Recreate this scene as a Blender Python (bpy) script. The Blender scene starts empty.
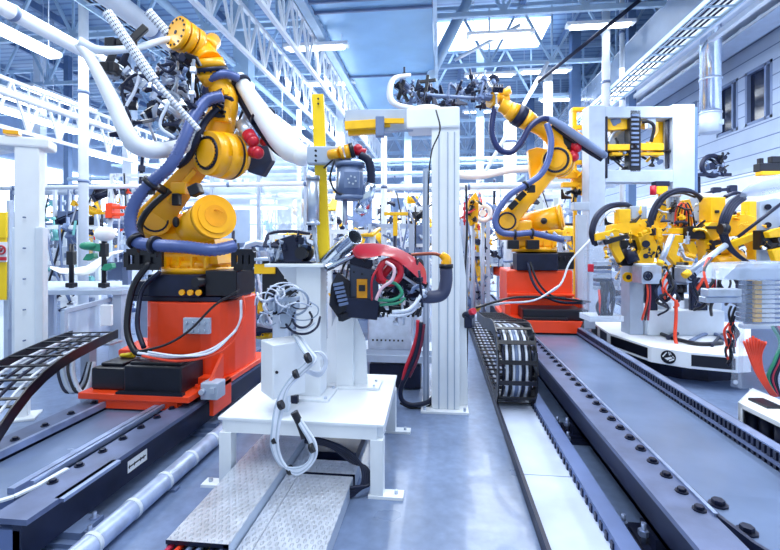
import bpy, bmesh, math, random
from mathutils import Vector, Matrix
C = bpy.context.scene.collection
# ---------------------------------------------------------------- camera, world, light, exposure
F = 450.0; HZ = 243.0; CH = 1.75; TH = math.atan(50/450)
cam = bpy.data.objects.new('camera', bpy.data.cameras.new('camera')); C.objects.link(cam)
cam.location = (0, 0, CH); cam.rotation_euler = (math.pi/2, 0, TH)
cam.data.sensor_width = 36; cam.data.lens = F/780*36; cam.data.shift_y = -(275-HZ)/780
cam.data.clip_start = .05; cam.data.clip_end = 200
bpy.context.scene.camera = cam
vs = bpy.context.scene.view_settings
vs.view_transform = 'Standard'; vs.look = 'None'; vs.gamma = 1; vs.use_curve_mapping = False
vs.exposure = 0.2
w = bpy.data.worlds.new('world'); bpy.context.scene.world = w; w.use_nodes = True
w.node_tree.nodes['Background'].inputs[0].default_value = (.72, .87, 1, 1)
w.node_tree.nodes['Background'].inputs[1].default_value = .72
def area(x, y, z, sx, sy, e, col=(.89, .955, 1), rot=(0, 0, 0)):
    l = bpy.data.lights.new('hall_light', 'AREA'); l.shape = 'RECTANGLE'; l.size = sx; l.size_y = sy
    l.energy = e; l.color = col
    o = bpy.data.objects.new('hall_light', l); o.location = (x, y, z); o.rotation_euler = rot; C.objects.link(o)
area(-1.0, 1.5, 6.2, 3, 3, 230)
area(-6.2, 6, 5.6, 2.5, 8, 420)
area(1.6, 6.5, 6.6, 2.5, 6, 380)
area(4.4, 5.5, 5.0, 1.2, 6, 330, rot=(0, math.radians(-35), 0))
area(-3.5, 14, 5.9, 5, 7, 950)
area(2.5, 15, 6.2, 5, 7, 950)
area(-9, 18, 5.5, 5, 9, 1000)
area(0, 24, 5.5, 12, 6, 1300)

# ---------------------------------------------------------------- geometry helpers
FW = Vector((-math.sin(TH), math.cos(TH), 0)); RT = Vector((math.cos(TH), math.sin(TH), 0)); UP = Vector((0, 0, 1))
CAM = Vector((0, 0, CH))
def P(x, y, d): return CAM + d*(FW + (x-390)/F*RT + (HZ-y)/F*UP)          # a point d metres into the hall
def G(x, y, z=0):                                                          # the point of the level z seen there
    return P(x, y, F*(CH-z)/(y-HZ))
def XD(px, X): return X/(-math.sin(TH)+(px-390)/F*math.cos(TH))            # depth where a sight line meets the plane x = X
def onX(px, py, X): return P(px, py, XD(px, X))

class MB:
    def __init__(s): s.b = bmesh.new(); s.m = 0
    def _fin(s, vs_, sm=False):
        for v in vs_:
            for f in v.link_faces:
                f.material_index = s.m; f.smooth = sm
    def box(s, c, sz, R=None, bev=0):
        M = Matrix.Translation(Vector(c)) @ ((R if R else Matrix()).to_4x4()) @ Matrix.Diagonal((*sz, 1))
        r = bmesh.ops.create_cube(s.b, size=1, matrix=M); v = r['verts']
        s._fin(v)
        if bev:
            e = list({e for q in v for e in q.link_edges})
            g = bmesh.ops.bevel(s.b, geom=e, offset=bev, segments=2, affect='EDGES', profile=.5)
            for f in g['faces']: f.material_index = s.m
        return s
    def b2(s, a, b, bev=0):                                               # axis box from corner to corner
        a = Vector(a); b = Vector(b); d = b-a
        return s.box((a+b)/2, (max(abs(d.x), .001), max(abs(d.y), .001), max(abs(d.z), .001)), None, bev)
    def beam(s, a, b, wd, ht=None, up=UP, bev=0):                         # rectangular bar between two points
        a = Vector(a); b = Vector(b); d = b-a; L = d.length
        if L < 1e-5: return s
        ht = wd if ht is None else ht
        z = d/L; u = Vector(up)
        if abs(z.dot(u)) > .98: u = Vector((0, 1, 0)) if abs(z.y) < .9 else Vector((1, 0, 0))
        x = u.cross(z).normalized(); y = z.cross(x)
        R = Matrix((x, y, z)).transposed()
        return s.box((a+b)/2, (wd, ht, L), R, bev)
    def cyl(s, a, b, r, r2=None, n=16, cap=True, sm=True):
        a = Vector(a); b = Vector(b); d = b-a; L = d.length
        if L < 1e-6: return s
        M = Matrix.Translation((a+b)/2) @ d.to_track_quat('Z', 'Y').to_matrix().to_4x4()
        r2 = r if r2 is None else r2
        q = bmesh.ops.create_cone(s.b, cap_ends=cap, segments=n, radius1=r, radius2=r2, depth=L, matrix=M)
        for v in q['verts']:
            for f in v.link_faces:
                f.material_index = s.m; f.smooth = sm and len(f.verts) == 4
        return s
    def sph(s, c, r, n=12, sc=(1, 1, 1)):
        M = Matrix.Translation(Vector(c)) @ Matrix.Diagonal((*sc, 1))
        q = bmesh.ops.create_uvsphere(s.b, u_segments=n, v_segments=max(6, n//2+2), radius=r, matrix=M)
        s._fin(q['verts'], True); return s
    def tube(s, pts, r, n=8, sub=5, ridge=0, step=None, cap=True):        # smooth hose through points; r number or list
        pts = [Vector(p) for p in pts]
        rs = r if isinstance(r, (list, tuple)) else [r]*len(pts)
        path = []; rad = []
        if sub <= 1 or len(pts) < 3: path = pts; rad = list(rs)
        else:
            Q = [pts[0]*2-pts[1]]+pts+[pts[-1]*2-pts[-2]]
            for i in range(len(pts)-1):
                p0, p1, p2, p3 = Q[i:i+4]
                for k in range(sub):
                    t = k/sub
                    path.append(.5*((2*p1)+(p2-p0)*t+(2*p0-5*p1+4*p2-p3)*t*t+(3*p1-p0-3*p2+p3)*t**3))
                    rad.append(rs[i]*(1-t)+rs[i+1]*t)
            path.append(pts[-1]); rad.append(rs[-1])
        if ridge and step:                                                # corrugated: resample evenly
            np_, nr = [path[0]], [rad[0]]; acc = 0
            for i in range(1, len(path)):
                seg = path[i]-path[i-1]; L = seg.length
                while acc+L >= step:
                    t = (step-acc); pt = path[i-1]+seg*(t/L) if L else path[i]
                    np_.append(pt); nr.append(rad[i]); path[i-1] = pt; seg = path[i]-pt; L = seg.length; acc = 0
                acc += L
            path = np_; rad = [q*(1 if k % 2 else 1-ridge) for k, q in enumerate(nr)]
        if len(path) < 2: return s
        rings = []; nrm = None
        for i, p in enumerate(path):
            t = (path[min(i+1, len(path)-1)]-path[max(i-1, 0)])
            if t.length < 1e-7: t = Vector((0, 0, 1))
            t.normalize()
            if nrm is None: nrm = t.orthogonal().normalized()
            else:
                nrm = nrm-t*nrm.dot(t)
                nrm = nrm.normalized() if nrm.length > 1e-6 else t.orthogonal().normalized()
            bn = t.cross(nrm)
            rings.append([s.b.verts.new(p+rad[i]*(math.cos(a)*nrm+math.sin(a)*bn)) for a in [2*math.pi*k/n for k in range(n)]])
        for a, b in zip(rings, rings[1:]):
            for k in range(n):
                f = s.b.faces.new((a[k], a[(k+1) % n], b[(k+1) % n], b[k])); f.material_index = s.m; f.smooth = True
        if cap:
            f = s.b.faces.new(rings[0][::-1]); f.material_index = s.m
            f = s.b.faces.new(rings[-1]); f.material_index = s.m
        return s
    def prism(s, pts, ext, bev=0):                                        # polygon pushed along a vector
        ext = Vector(ext); a = [s.b.verts.new(Vector(p)) for p in pts]; b = [s.b.verts.new(Vector(p)+ext) for p in pts]
        fs = [s.b.faces.new(a), s.b.faces.new(b[::-1])]
        for i in range(len(a)):
            j = (i+1) % len(a); fs.append(s.b.faces.new((a[j], a[i], b[i], b[j])))
        for f in fs: f.material_index = s.m
        if bev:
            e = list({e for f in fs for e in f.edges})
            g = bmesh.ops.bevel(s.b, geom=e, offset=bev, segments=2, affect='EDGES', profile=.5)
            for f in g['faces']: f.material_index = s.m
        return s
    def loft(s, rings, cap=True, sm=True):
        R_ = [[s.b.verts.new(Vector(p)) for p in r] for r in rings]; n = len(R_[0])
        for a, b in zip(R_, R_[1:]):
            for k in range(n):
                f = s.b.faces.new((a[k], a[(k+1) % n], b[(k+1) % n], b[k])); f.material_index = s.m; f.smooth = sm
        if cap:
            for r in (R_[0][::-1], R_[-1]):
                f = s.b.faces.new(r); f.material_index = s.m
        return s
    def bolts(s, c, ax, R, n, r, h, ph=0):
        c = Vector(c); ax = Vector(ax).normalized(); u = ax.orthogonal().normalized(); v = ax.cross(u)
        for k in range(n):
            a = 2*math.pi*k/n+ph; q = c+R*(math.cos(a)*u+math.sin(a)*v); s.cyl(q, q+ax*h, r, n=6, sm=False)
        return s
    def ring(s, c, ax, R, r, n=20, m=6):
        c = Vector(c); ax = Vector(ax).normalized(); u = ax.orthogonal().normalized(); v = ax.cross(u)
        s.tube([c+R*(math.cos(2*math.pi*k/n)*u+math.sin(2*math.pi*k/n)*v) for k in range(n+1)], r, n=m, sub=1, cap=False); return s

APART = ('carrier_beam', 'hose_holder', 'arm_web', 'cable_bracket', 'bright_bracket', 'hanger_rod', 'support_bar_end', 'yellow_boom_cover', 'boom', 'side_gusset', 'sleeve_band')
def part(name, mb, mats, parent=None, label=None, kind=None, shade=None):
    if name in APART:                                                     # every loose piece becomes a part of its own
        left = set(mb.b.verts); groups = []
        while left:
            st = [left.pop()]; g = set(st)
            while st:
                for e in st.pop().link_edges:
                    for v in e.verts:
                        if v not in g: g.add(v); left.discard(v); st.append(v)
            groups.append(g)
        if len(groups) > 1:
            for g in groups[1:]:
                nb = MB(); vm_ = {v: nb.b.verts.new(v.co) for v in g}
                for f_ in {f_ for v in g for f_ in v.link_faces}:
                    q = nb.b.faces.new([vm_[v] for v in f_.verts]); q.smooth = f_.smooth; q.material_index = f_.material_index
                part(name, nb, mats, parent, label, kind)
            bmesh.ops.delete(mb.b, geom=[v for g in groups[1:] for v in g], context='VERTS')
    me = bpy.data.meshes.new(name)
    bmesh.ops.recalc_face_normals(mb.b, faces=mb.b.faces[:])
    off = Vector((0, 0, 0)); p = parent
    while p is not None: off += p.location; p = p.parent
    if parent is None:                                                    # own origin at the base centre
        xs = [v.co for v in mb.b.verts]
        off = Vector(((min(v.x for v in xs)+max(v.x for v in xs))/2, (min(v.y for v in xs)+max(v.y for v in xs))/2, min(v.z for v in xs)))
    bmesh.ops.translate(mb.b, verts=mb.b.verts[:], vec=-off)
    mb.b.to_mesh(me); mb.b.free()
    for m in (mats if isinstance(mats, (list, tuple)) else [mats]): me.materials.append(m)
    o = bpy.data.objects.new(name, me); C.objects.link(o)
    if parent is None: o.location = off
    else: o.parent = parent
    if label: o['label'] = label
    if kind: o['kind'] = kind
    return o
def thing(name, label, cat, loc, group=None):
    o = bpy.data.objects.new(name, None); o.empty_display_size = .1; C.objects.link(o); o.location = loc
    o['label'] = label; o['category'] = cat
    if group: o['group'] = group
    return o
def tag(o, label, cat, group=None):
    o['label'] = label; o['category'] = cat
    if group: o['group'] = group
    return o
def struct(name, mb, mats):
    return part(name, mb, mats, None, kind='structure')
def dup(root, loc, label, rotz=0, group=None, sc=1):
    def cp(o, par):
        c = o.copy(); C.objects.link(c); c.parent = par
        for ch in o.children: cp(ch, c)
        return c
    r = cp(root, None); r.location = loc; r.rotation_euler = (0, 0, rotz); r.scale = (sc, sc, sc); r['label'] = label
    if group: r['group'] = group
    return r

# ---------------------------------------------------------------- materials
def lin(c): return tuple(((v/255)/12.92 if v/255 <= .04045 else ((v/255+.055)/1.055)**2.4) for v in c)
def mat(name, col, rough=.5, metal=0, var=.12, scale=6, emit=0, alpha=1, bump=0, coat=0, trans=0, stretch=None):
    m = bpy.data.materials.new(name); m.use_nodes = True; nt = m.node_tree; N = nt.nodes; L = nt.links
    b = N['Principled BSDF']; col = lin(col)
    tc = N.new('ShaderNodeTexCoord'); mp = N.new('ShaderNodeMapping'); L.new(tc.outputs['Object'], mp.inputs[0])
    if stretch: mp.inputs['Scale'].default_value = stretch
    nz = N.new('ShaderNodeTexNoise'); nz.inputs['Scale'].default_value = scale; nz.inputs['Detail'].default_value = 5
    L.new(mp.outputs[0], nz.inputs['Vector'])
    rp = N.new('ShaderNodeValToRGB'); L.new(nz.outputs['Fac'], rp.inputs[0])
    rp.color_ramp.elements[0].position = .3; rp.color_ramp.elements[1].position = .7
    rp.color_ramp.elements[0].color = (*[max(0, v*(1-var)) for v in col], 1)
    rp.color_ramp.elements[1].color = (*[min(1, v*(1+var)) for v in col], 1)
    L.new(rp.outputs[0], b.inputs['Base Color'])
    mr = N.new('ShaderNodeMapRange'); mr.inputs[3].default_value = max(0, rough-.07); mr.inputs[4].default_value = min(1, rough+.07)
    L.new(nz.outputs['Fac'], mr.inputs[0]); L.new(mr.outputs[0], b.inputs['Roughness'])
    b.inputs['Metallic'].default_value = metal; b.inputs['Coat Weight'].default_value = coat
    b.inputs['Transmission Weight'].default_value = trans
    if emit:
        b.inputs['Emission Color'].default_value = (*col, 1); b.inputs['Emission Strength'].default_value = emit
    if alpha < 1: b.inputs['Alpha'].default_value = alpha
    if bump:
        bp = N.new('ShaderNodeBump'); bp.inputs['Strength'].default_value = bump; bp.inputs['Distance'].default_value = .01
        L.new(nz.outputs['Fac'], bp.inputs['Height']); L.new(bp.outputs[0], b.inputs['Normal'])
    return m
YEL = mat('robot_yellow', (255, 178, 0), .35, 0, .08, 5, coat=.3)
YEL2 = mat('clamp_yellow', (250, 190, 12), .4, 0, .1, 9)
YELP = mat('post_yellow', (250, 210, 20), .4, 0, .05, 4)
ORG = mat('carriage_orange', (242, 68, 18), .42, 0, .06, 4, coat=.2)
NAVY = mat('dark_navy_steel', (24, 31, 58), .42, .3, .25, 8)
BLK = mat('black_plastic', (12, 15, 30), .38, 0, .25, 12)
PLATE = mat('rail_plate_steel', (98, 110, 144), .38, .35, .22, 6)
BEAM = mat('track_steel', (34, 42, 70), .4, .35, .25, 5)
RAILM = mat('rail_steel', (150, 165, 200), .35, .6, .2, 7)
BOLT = mat('bolt_black', (30, 36, 60), .35, .6, .2, 20)
DECK = mat('track_deck', (118, 136, 170), .24, .3, .14, 1.6)
WHT = mat('white_paint', (236, 241, 248), .38, 0, .04, 4)
WHT2 = mat('white_matt', (216, 225, 238), .55, 0, .08, 3)
GRY = mat('light_grey_paint', (172, 186, 208), .45, 0, .08, 5)
GRY2 = mat('mid_grey_paint', (110, 128, 165), .45, .1, .12, 6)
SLV = mat('brushed_aluminium', (196, 206, 224), .34, .7, .15, 10)
CHR = mat('galvanised_pipe', (215, 225, 240), .18, .95, .12, 6)
HOSE = mat('blue_grey_hose', (78, 96, 152), .3, .1, .1, 8)
RED = mat('motor_red', (190, 22, 48), .35, 0, .1, 10)
REDP = mat('pressed_red_panel', (178, 16, 40), .3, .0, .08, 3, coat=.35)
REDC = mat('red_cable', (235, 70, 40), .45, 0, .1, 12)
PINK = mat('magenta_cable', (190, 50, 80), .45, 0, .1, 12)
YELC = mat('yellow_cable', (240, 210, 40), .45, 0, .1, 12)
GRN = mat('green_tube', (40, 140, 110), .45, 0, .1, 12)
WCAB = mat('pale_cable', (214, 222, 240), .5, 0, .08, 12)
BRASS = mat('amber_glass', (250, 165, 20), .3, .1, .1, 12)
CONC = mat('pale_concrete', (188, 200, 226), .6, 0, .16, 2.5, bump=.1)
KERB = mat('kerb_blue', (98, 118, 168), .5, 0, .15, 3)
STEELB = mat('truss_paint', (176, 202, 226), .45, .1, .08, 3)
STEELD = mat('dark_roof_steel', (96, 122, 160), .5, .2, .12, 3)
DUCT = mat('duct_sheet', (132, 176, 214), .3, .25, .14, .8)
LAMP = mat('lamp_tube', (236, 245, 255), .5, 0, 0, 1, emit=7)
LAMPS = mat('lamp_soft', (236, 245, 255), .5, 0, 0, 1, emit=2.6)
CLEAR = mat('clear_plastic', (200, 215, 240), .1, 0, .05, 3, alpha=.16)
CLEAR2 = mat('frosted_plastic', (205, 220, 240), .2, 0, .05, 3, alpha=.4)
SKYL = mat('skylight_and_added_glow', (225, 240, 255), .5, 0, .05, 1, emit=3.2)  # glow of the skylight and of the added wall windows
BACKW = mat('back_wall_sheet', (196, 214, 240), .6, 0, .1, 1.2)
TEAL = mat('teal_guard', (120, 190, 190), .5, 0, .1, 2)
def floor_mat():
    m = mat('painted_floor', (112, 130, 164), .3, 0, .22, .9, coat=.15); nt = m.node_tree; N = nt.nodes; L = nt.links
    b = N['Principled BSDF']; rp = [n for n in N if n.type == 'VALTORGB'][0]
    n2 = N.new('ShaderNodeTexNoise'); n2.inputs['Scale'].default_value = 14; n2.inputs['Detail'].default_value = 6
    tc = [n for n in N if n.type == 'TEX_COORD'][0]; L.new(tc.outputs['Object'], n2.inputs['Vector'])
    mx = N.new('ShaderNodeMixRGB'); mx.blend_type = 'OVERLAY'; mx.inputs[0].default_value = .35
    L.new(rp.outputs[0], mx.inputs[1]); L.new(n2.outputs['Fac'], mx.inputs[2]); L.new(mx.outputs[0], b.inputs['Base Color'])
    return m
FLOOR = floor_mat()
def stripe_mat(name, c1, c2, scale, axis='Z', rough=.5, duty=.92, metal=0):   # ribbed / boarded sheet with thin joints
    m = mat(name, c1, rough, metal, .06, 2); nt = m.node_tree; N = nt.nodes; L = nt.links; b = N['Principled BSDF']
    tc = [n for n in N if n.type == 'TEX_COORD'][0]; sp = N.new('ShaderNodeSeparateXYZ'); L.new(tc.outputs['Object'], sp.inputs[0])
    mu = N.new('ShaderNodeMath'); mu.operation = 'MULTIPLY'; mu.inputs[1].default_value = scale; L.new(sp.outputs[axis], mu.inputs[0])
    fr = N.new('ShaderNodeMath'); fr.operation = 'FRACT'; L.new(mu.outputs[0], fr.inputs[0])
    gt = N.new('ShaderNodeMath'); gt.operation = 'GREATER_THAN'; gt.inputs[1].default_value = duty; L.new(fr.outputs[0], gt.inputs[0])
    rp = [n for n in N if n.type == 'VALTORGB'][0]; mx = N.new('ShaderNodeMixRGB'); L.new(gt.outputs[0], mx.inputs[0])
    L.new(rp.outputs[0], mx.inputs[1]); mx.inputs[2].default_value = (*lin(c2), 1); L.new(mx.outputs[0], b.inputs['Base Color'])
    return m
SIDING = stripe_mat('grey_siding', (164, 180, 206), (92, 106, 146), 3.2)
ROOFM = stripe_mat('roof_deck', (132, 162, 194), (98, 126, 168), 3.0, 'Y', .5, .7)
def tread_mat():
    m = mat('chequer_plate', (214, 220, 232), .38, .5, .12, 8); nt = m.node_tree; N = nt.nodes; L = nt.links; b = N['Principled BSDF']
    tc = [n for n in N if n.type == 'TEX_COORD'][0]
    ck = []
    for rot, sx, sy in ((45, 34, 17), (-45, 34, 17)):
        mp = N.new('ShaderNodeMapping'); mp.inputs['Rotation'].default_value = (0, 0, math.radians(rot)); mp.inputs['Scale'].default_value = (sx, sy, 1)
        L.new(tc.outputs['Object'], mp.inputs[0])
        v = N.new('ShaderNodeTexVoronoi'); v.voronoi_dimensions = '2D'; v.inputs['Scale'].default_value = 1; v.inputs['Randomness'].default_value = 0
        L.new(mp.outputs[0], v.inputs['Vector']); ck.append(v)
    mn = N.new('ShaderNodeMath'); mn.operation = 'MINIMUM'; L.new(ck[0].outputs['Distance'], mn.inputs[0]); L.new(ck[1].outputs['Distance'], mn.inputs[1])
    rp = N.new('ShaderNodeMapRange'); rp.inputs[1].default_value = .2; rp.inputs[2].default_value = .34; rp.inputs[3].default_value = 1; rp.inputs[4].default_value = 0
    L.new(mn.outputs[0], rp.inputs[0]); bp = N.new('ShaderNodeBump'); bp.inputs['Strength'].default_value = 1; bp.inputs['Distance'].default_value = .009
    L.new(rp.outputs[0], bp.inputs['Height']); L.new(bp.outputs[0], b.inputs['Normal'])
    return m
TREAD = tread_mat()
def perf_mat():                                                            # white bar drilled with rows of dark holes
    m = mat('drilled_white_bar', (232, 238, 250), .4, 0, .03, 4); nt = m.node_tree; N = nt.nodes; L = nt.links; b = N['Principled BSDF']
    uv = N.new('ShaderNodeUVMap'); uv.uv_map = 'holes'
    v = N.new('ShaderNodeTexVoronoi'); v.voronoi_dimensions = '2D'; v.inputs['Randomness'].default_value = 0; v.inputs['Scale'].default_value = 1
    L.new(uv.outputs[0], v.inputs['Vector'])
    lt = N.new('ShaderNodeMath'); lt.operation = 'LESS_THAN'; lt.inputs[1].default_value = .27; L.new(v.outputs['Distance'], lt.inputs[0])
    rp = [n for n in N if n.type == 'VALTORGB'][0]; mx = N.new('ShaderNodeMixRGB'); L.new(lt.outputs[0], mx.inputs[0])
    L.new(rp.outputs[0], mx.inputs[1]); mx.inputs[2].default_value = (*lin((40, 48, 84)), 1); L.new(mx.outputs[0], b.inputs['Base Color'])
    return m
PERF = perf_mat()
# ================================================================ SETTING
mb = MB(); mb.b2((-22, -3, -.1), (9, 46, 0)); struct('floor', mb, FLOOR)
mb = MB(); mb.b2((-22, -1, 9), (9, 46, 9.15)); struct('ceiling', mb, ROOFM)
mb = MB(); mb.b2((-22, 45.8, 0), (9, 46, 9)); struct('wall_back', mb, BACKW)
mb = MB(); mb.b2((-22.2, -1, 0), (-22, 46, 9)); struct('wall_left', mb, BACKW)
# the clad office storey on the right with its strip of windows
XW = 7.0
mb = MB()
ws = []
for (x0, x1, y0, y1) in ((684, 697, 99, 135), (716.5, 738, 84, 126.5), (745, 772.5, 67.5, 119)):
    a = onX(x0, 0, XW).y; b = onX(x1, 0, XW).y
    z1 = onX((x0+x1)/2, (y0*1.0+y0)/2, XW).z; ws.append((a, b))
zw0, zw1 = 4.42, 5.66
ys = [0.5]+[v for ab in sorted([tuple(sorted(w_)) for w_ in ws]) for v in ab]+[26]
mb.b2((XW, .5, 0), (XW+.2, 26, zw0)); mb.b2((XW, .5, zw1), (XW+.2, 26, 9))
for i in range(0, len(ys), 2): mb.b2((XW, ys[i], zw0), (XW+.2, ys[i+1], zw1))
struct('wall_right', mb, SIDING)
GLASS = mat('office_glass', (16, 24, 52), .12, .0, .3, 3)
for i, (a, b) in enumerate(ws):
    a, b = min(a, b), max(a, b)
    mb = MB(); mb.b2((XW+.08, a, zw0), (XW+.1, b, zw1)); g = struct('window_%d' % (i+1), mb, GLASS)
    mb = MB()
    for (p, q) in (((a, zw0), (a+.07, zw1)), ((b-.07, zw0), (b, zw1)), ((a, zw0), (b, zw0+.07)), ((a, zw1-.07), (b, zw1)), ((a+.22*(b-a), zw0), (a+.22*(b-a)+.05, zw1))):
        mb.b2((XW-.004, p[0], p[1]), (XW+.1, q[0], q[1]))
    part('window_frame', mb, GRY2, g, 'slate blue frame')
mb = MB(); mb.b2((XW-.05, .5, 6.5), (XW+.01, 26, 6.62)); mb.b2((XW-1.2, .5, 6.62), (XW+.1, 26, 6.72)); struct('trim_1', mb, STEELD)
mb = MB(); mb.b2((XW-.06, .5, 3.35), (XW+.01, 26, 3.45)); struct('trim_2', mb, GRY)
mb = MB(); mb.b2((XW-.04, .5, 0.6), (XW-.001, 26, 3.34)); struct('trim_3', mb, stripe_mat('white_boards', (216, 226, 244), (150, 166, 205), 2.6))

# ---- roof trusses across the hall
def lattice(mb, a, b, h, n, r, axisup=UP, diag=True):
    a = Vector(a); b = Vector(b); u = Vector(axisup)*h
    mb.beam(a, b, r*2.4); mb.beam(a+u, b+u, r*2.4)
    for i in range(n):
        p = a.lerp(b, i/n); q = a.lerp(b, (i+1)/n); m = a.lerp(b, (i+.5)/n)
        mb.beam(p, m+u, r*1.5); mb.beam(m+u, q, r*1.5)
        mb.beam(p, p+u, r*1.1)
ORD = ['nearest', 'second nearest', 'third nearest', 'fourth nearest', 'fifth nearest', 'sixth nearest', 'seventh nearest', 'eighth nearest', 'second farthest', 'farthest']
for k, y in enumerate((7.5, 10.5, 13.5, 16.5, 19.5, 22.5, 26, 30, 35, 40)):
    mb = MB(); lattice(mb, (-20, y, 7.0), (6.8, y, 7.0), 1.7, 15, .045)
    tag(part('roof_truss', mb, STEELB), ORD[k]+' of the pale blue lattice trusses spanning the hall under the roof', 'roof truss', 'lattice trusses under the roof')
# purlins running down the hall
for k, x in enumerate((-18, -15, -12, -9, -6.8, -4.6, .8, 2.4, 4.2, 6)):
    mb = MB(); mb.beam((x, -1, 8.8), (x, 45, 8.8), .12, .22); tag(part('roof_purlin', mb, STEELD), 'slate blue lengthwise roof beam, '+['leftmost', 'second from the left', 'third from the left', 'fourth from the left', 'fifth from the left', 'fifth from the right', 'fourth from the right', 'third from the right', 'second from the right', 'rightmost'][k]+' of ten', 'roof beam', 'lengthwise roof beams')

# ---- big flat duct hung over the aisle
dt = thing('ventilation_duct', 'wide flat blue sheet metal duct hanging over the middle aisle', 'air duct', (-1.4, 8, 6.5))
mb = MB(); mb.b2((-2.55, 2, 6.5), (-.16, 16.4, 7.3)); part('duct_body', mb, DUCT, dt)
for y in (5.2, 8.6, 9.0, 12.6, 16.35):
    mb = MB(); mb.b2((-2.6, y, 6.45), (-.11, y+.05, 7.34)); part('flange', mb, GRY2, dt)
mb = MB(); mb.b2((-2.75, 2, 6.36), (-2.57, 16.6, 6.5)); mb.b2((-.14, 2, 6.4), (-.06, 16.6, 6.5)); part('edge_rail', mb, STEELB, dt)
mb = MB()
for y in (5, 9, 13):
    for x in (-2.4, -.4): mb.cyl((x, y, 7.3), (x, y, 9), .012, n=6)
part('hanger_rod', mb, SLV, dt)

# ---- round overhead pipes and girders on the left
def pipe_run(pts, r, m, label, name='overhead_pipe', cat='pipe', bands=0, group=None):
    t = thing(name, label, cat, (Vector(pts[0])+Vector(pts[-1]))/2, group)
    mb = MB(); mb.tube(pts, r, n=14, sub=1); part('pipe_body', mb, m, t)
    if bands:
        a = Vector(pts[0]); b = Vector(pts[-1])
        for i in range(bands):
            c = a.lerp(b, (i+.7)/bands); d = (b-a).normalized()
            mb = MB(); mb.cyl(c-d*.03, c+d*.03, r*1.12, n=16); part('pipe_band', mb, GRY2, t)
    return t
pipe_run([(-6.0, 1, 5.0), (-6.0, 26, 5.0)], .11, WHT, 'long white round pipe crossing the upper left corner', bands=9)
pipe_run([(-4.55, 2, 5.15), (-4.55, 24, 5.15)], .15, WHT2, 'thick pale pipe above the perforated bars of the left robot', bands=8)
pipe_run([(-7.6, 4, 4.4), (-7.6, 28, 4.4)], .07, WHT, 'thin white pipe below the thick corner pipe at upper left', bands=6)
pipe_run([(-5.2, 2, 6.3), (-5.2, 30, 6.3)], .08, STEELB, 'slim pale pipe high up between the two lattice walkways')
for X, z, h, lab in ((-3.85, 5.55, .85, 'white lattice girder running beside the blue duct'), (-2.85, 5.6, .85, 'white lattice girder right under the left edge of the duct'), (-8.8, 4.1, 1.0, 'white lattice girder over the left hand bay')):
    mb = MB(); lattice(mb, (X, 2.5, z), (X, 26, z), h, 30, .032); tag(part('lattice_girder', mb, WHT), lab, 'lattice girder')
# mesh cable ladders
def ladder(a, b, wd, lab, m=STEELB):
    a = Vector(a); b = Vector(b); d = (b-a); u = d.normalized(); s = u.cross(UP).normalized()*wd/2
    mb = MB(); mb.beam(a+s, b+s, .03, .08); mb.beam(a-s, b-s, .03, .08); n = int(d.length/.35)
    for i in range(n): c = a.lerp(b, i/n); mb.beam(c+s, c-s, .025)
    t = thing('cable_ladder', lab, 'cable tray', (a+b)/2); part('ladder_frame', mb, m, t)
    mb = MB()
    for k in (-.3, -.1, .12, .3): mb.tube([a+s*2*k+UP*.04, b+s*2*k+UP*.04], .018, n=6, sub=1)
    part('cables', mb, NAVY, t)
ladder((-5.6, 3, 5.7), (-5.6, 30, 5.7), .5, 'wide cable ladder running high on the left')
ladder((4.2, 7, 5.35), (4.2, 30, 5.35), .5, 'cable ladder under the right walkway')
ladder((-12, 15.5, 4.6), (3, 15.5, 4.6), .4, 'cable ladder crossing the hall behind the robots')
ladder((-12, 20, 5.2), (4, 20, 5.2), .5, 'far cable ladder crossing the hall')

# ---- right hand walkway: bright sides, posts, handrail
wk = thing('service_walkway', 'steel walkway with white posts along the upper right', 'walkway', (5.4, 14, 5.1))
mb = MB(); mb.b2((4.95, 3.5, 6.2), (6.6, 28, 6.28)); part('deck', mb, WHT2, wk)
mb = MB(); mb.beam((4.95, 3.5, 5.85), (4.95, 28, 5.85), .08, .34); mb.beam((4.8, 3.5, 5.7), (4.8, 28, 5.7), .05, .08); mb.beam((5.3, 3.5, 5.75), (5.3, 28, 5.75), .1, .1); part('edge_beam', mb, WHT, wk)
mb = MB()
for z in (6.55, 7.05): mb.cyl((4.95, 3.5, z), (4.95, 28, z), .022, n=8)
part('handrail', mb, WHT, wk)
mb = MB(); mb.b2((4.9, 3.5, 6.1), (4.91, 28, 7.0)); part('side_sheet', mb, CLEAR2, wk)
for y in range(4, 27, 2):
    mb = MB(); mb.cyl((4.94, y, 5.9), (4.94, y, 7.08), .028, n=8); part('rail_post', mb, WHT, wk)
tr = thing('service_tray', 'tray of white pipes and couplings below the walkway at top right', 'cable tray', (6.2, 10, 5.9))
random.seed(5)
mb = MB(); mb.b2((6.0, 5, 5.95), (6.5, 22, 5.98)); part('tray_bed', mb, GRY, tr)
for k in range(3):
    mb = MB(); mb.tube([(6.05+.15*k, 5, 6.03), (6.05+.15*k, 22, 6.03)], .035, n=8, sub=1)
    for i in range(22): y = 5.5+i*.7+random.random()*.2; mb.cyl((6.05+.15*k, y, 6.03), (6.05+.15*k, y+.12, 6.03), .05, n=8)
    part('pipe', mb, (WHT, SLV, GRY2)[k], tr)

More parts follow.
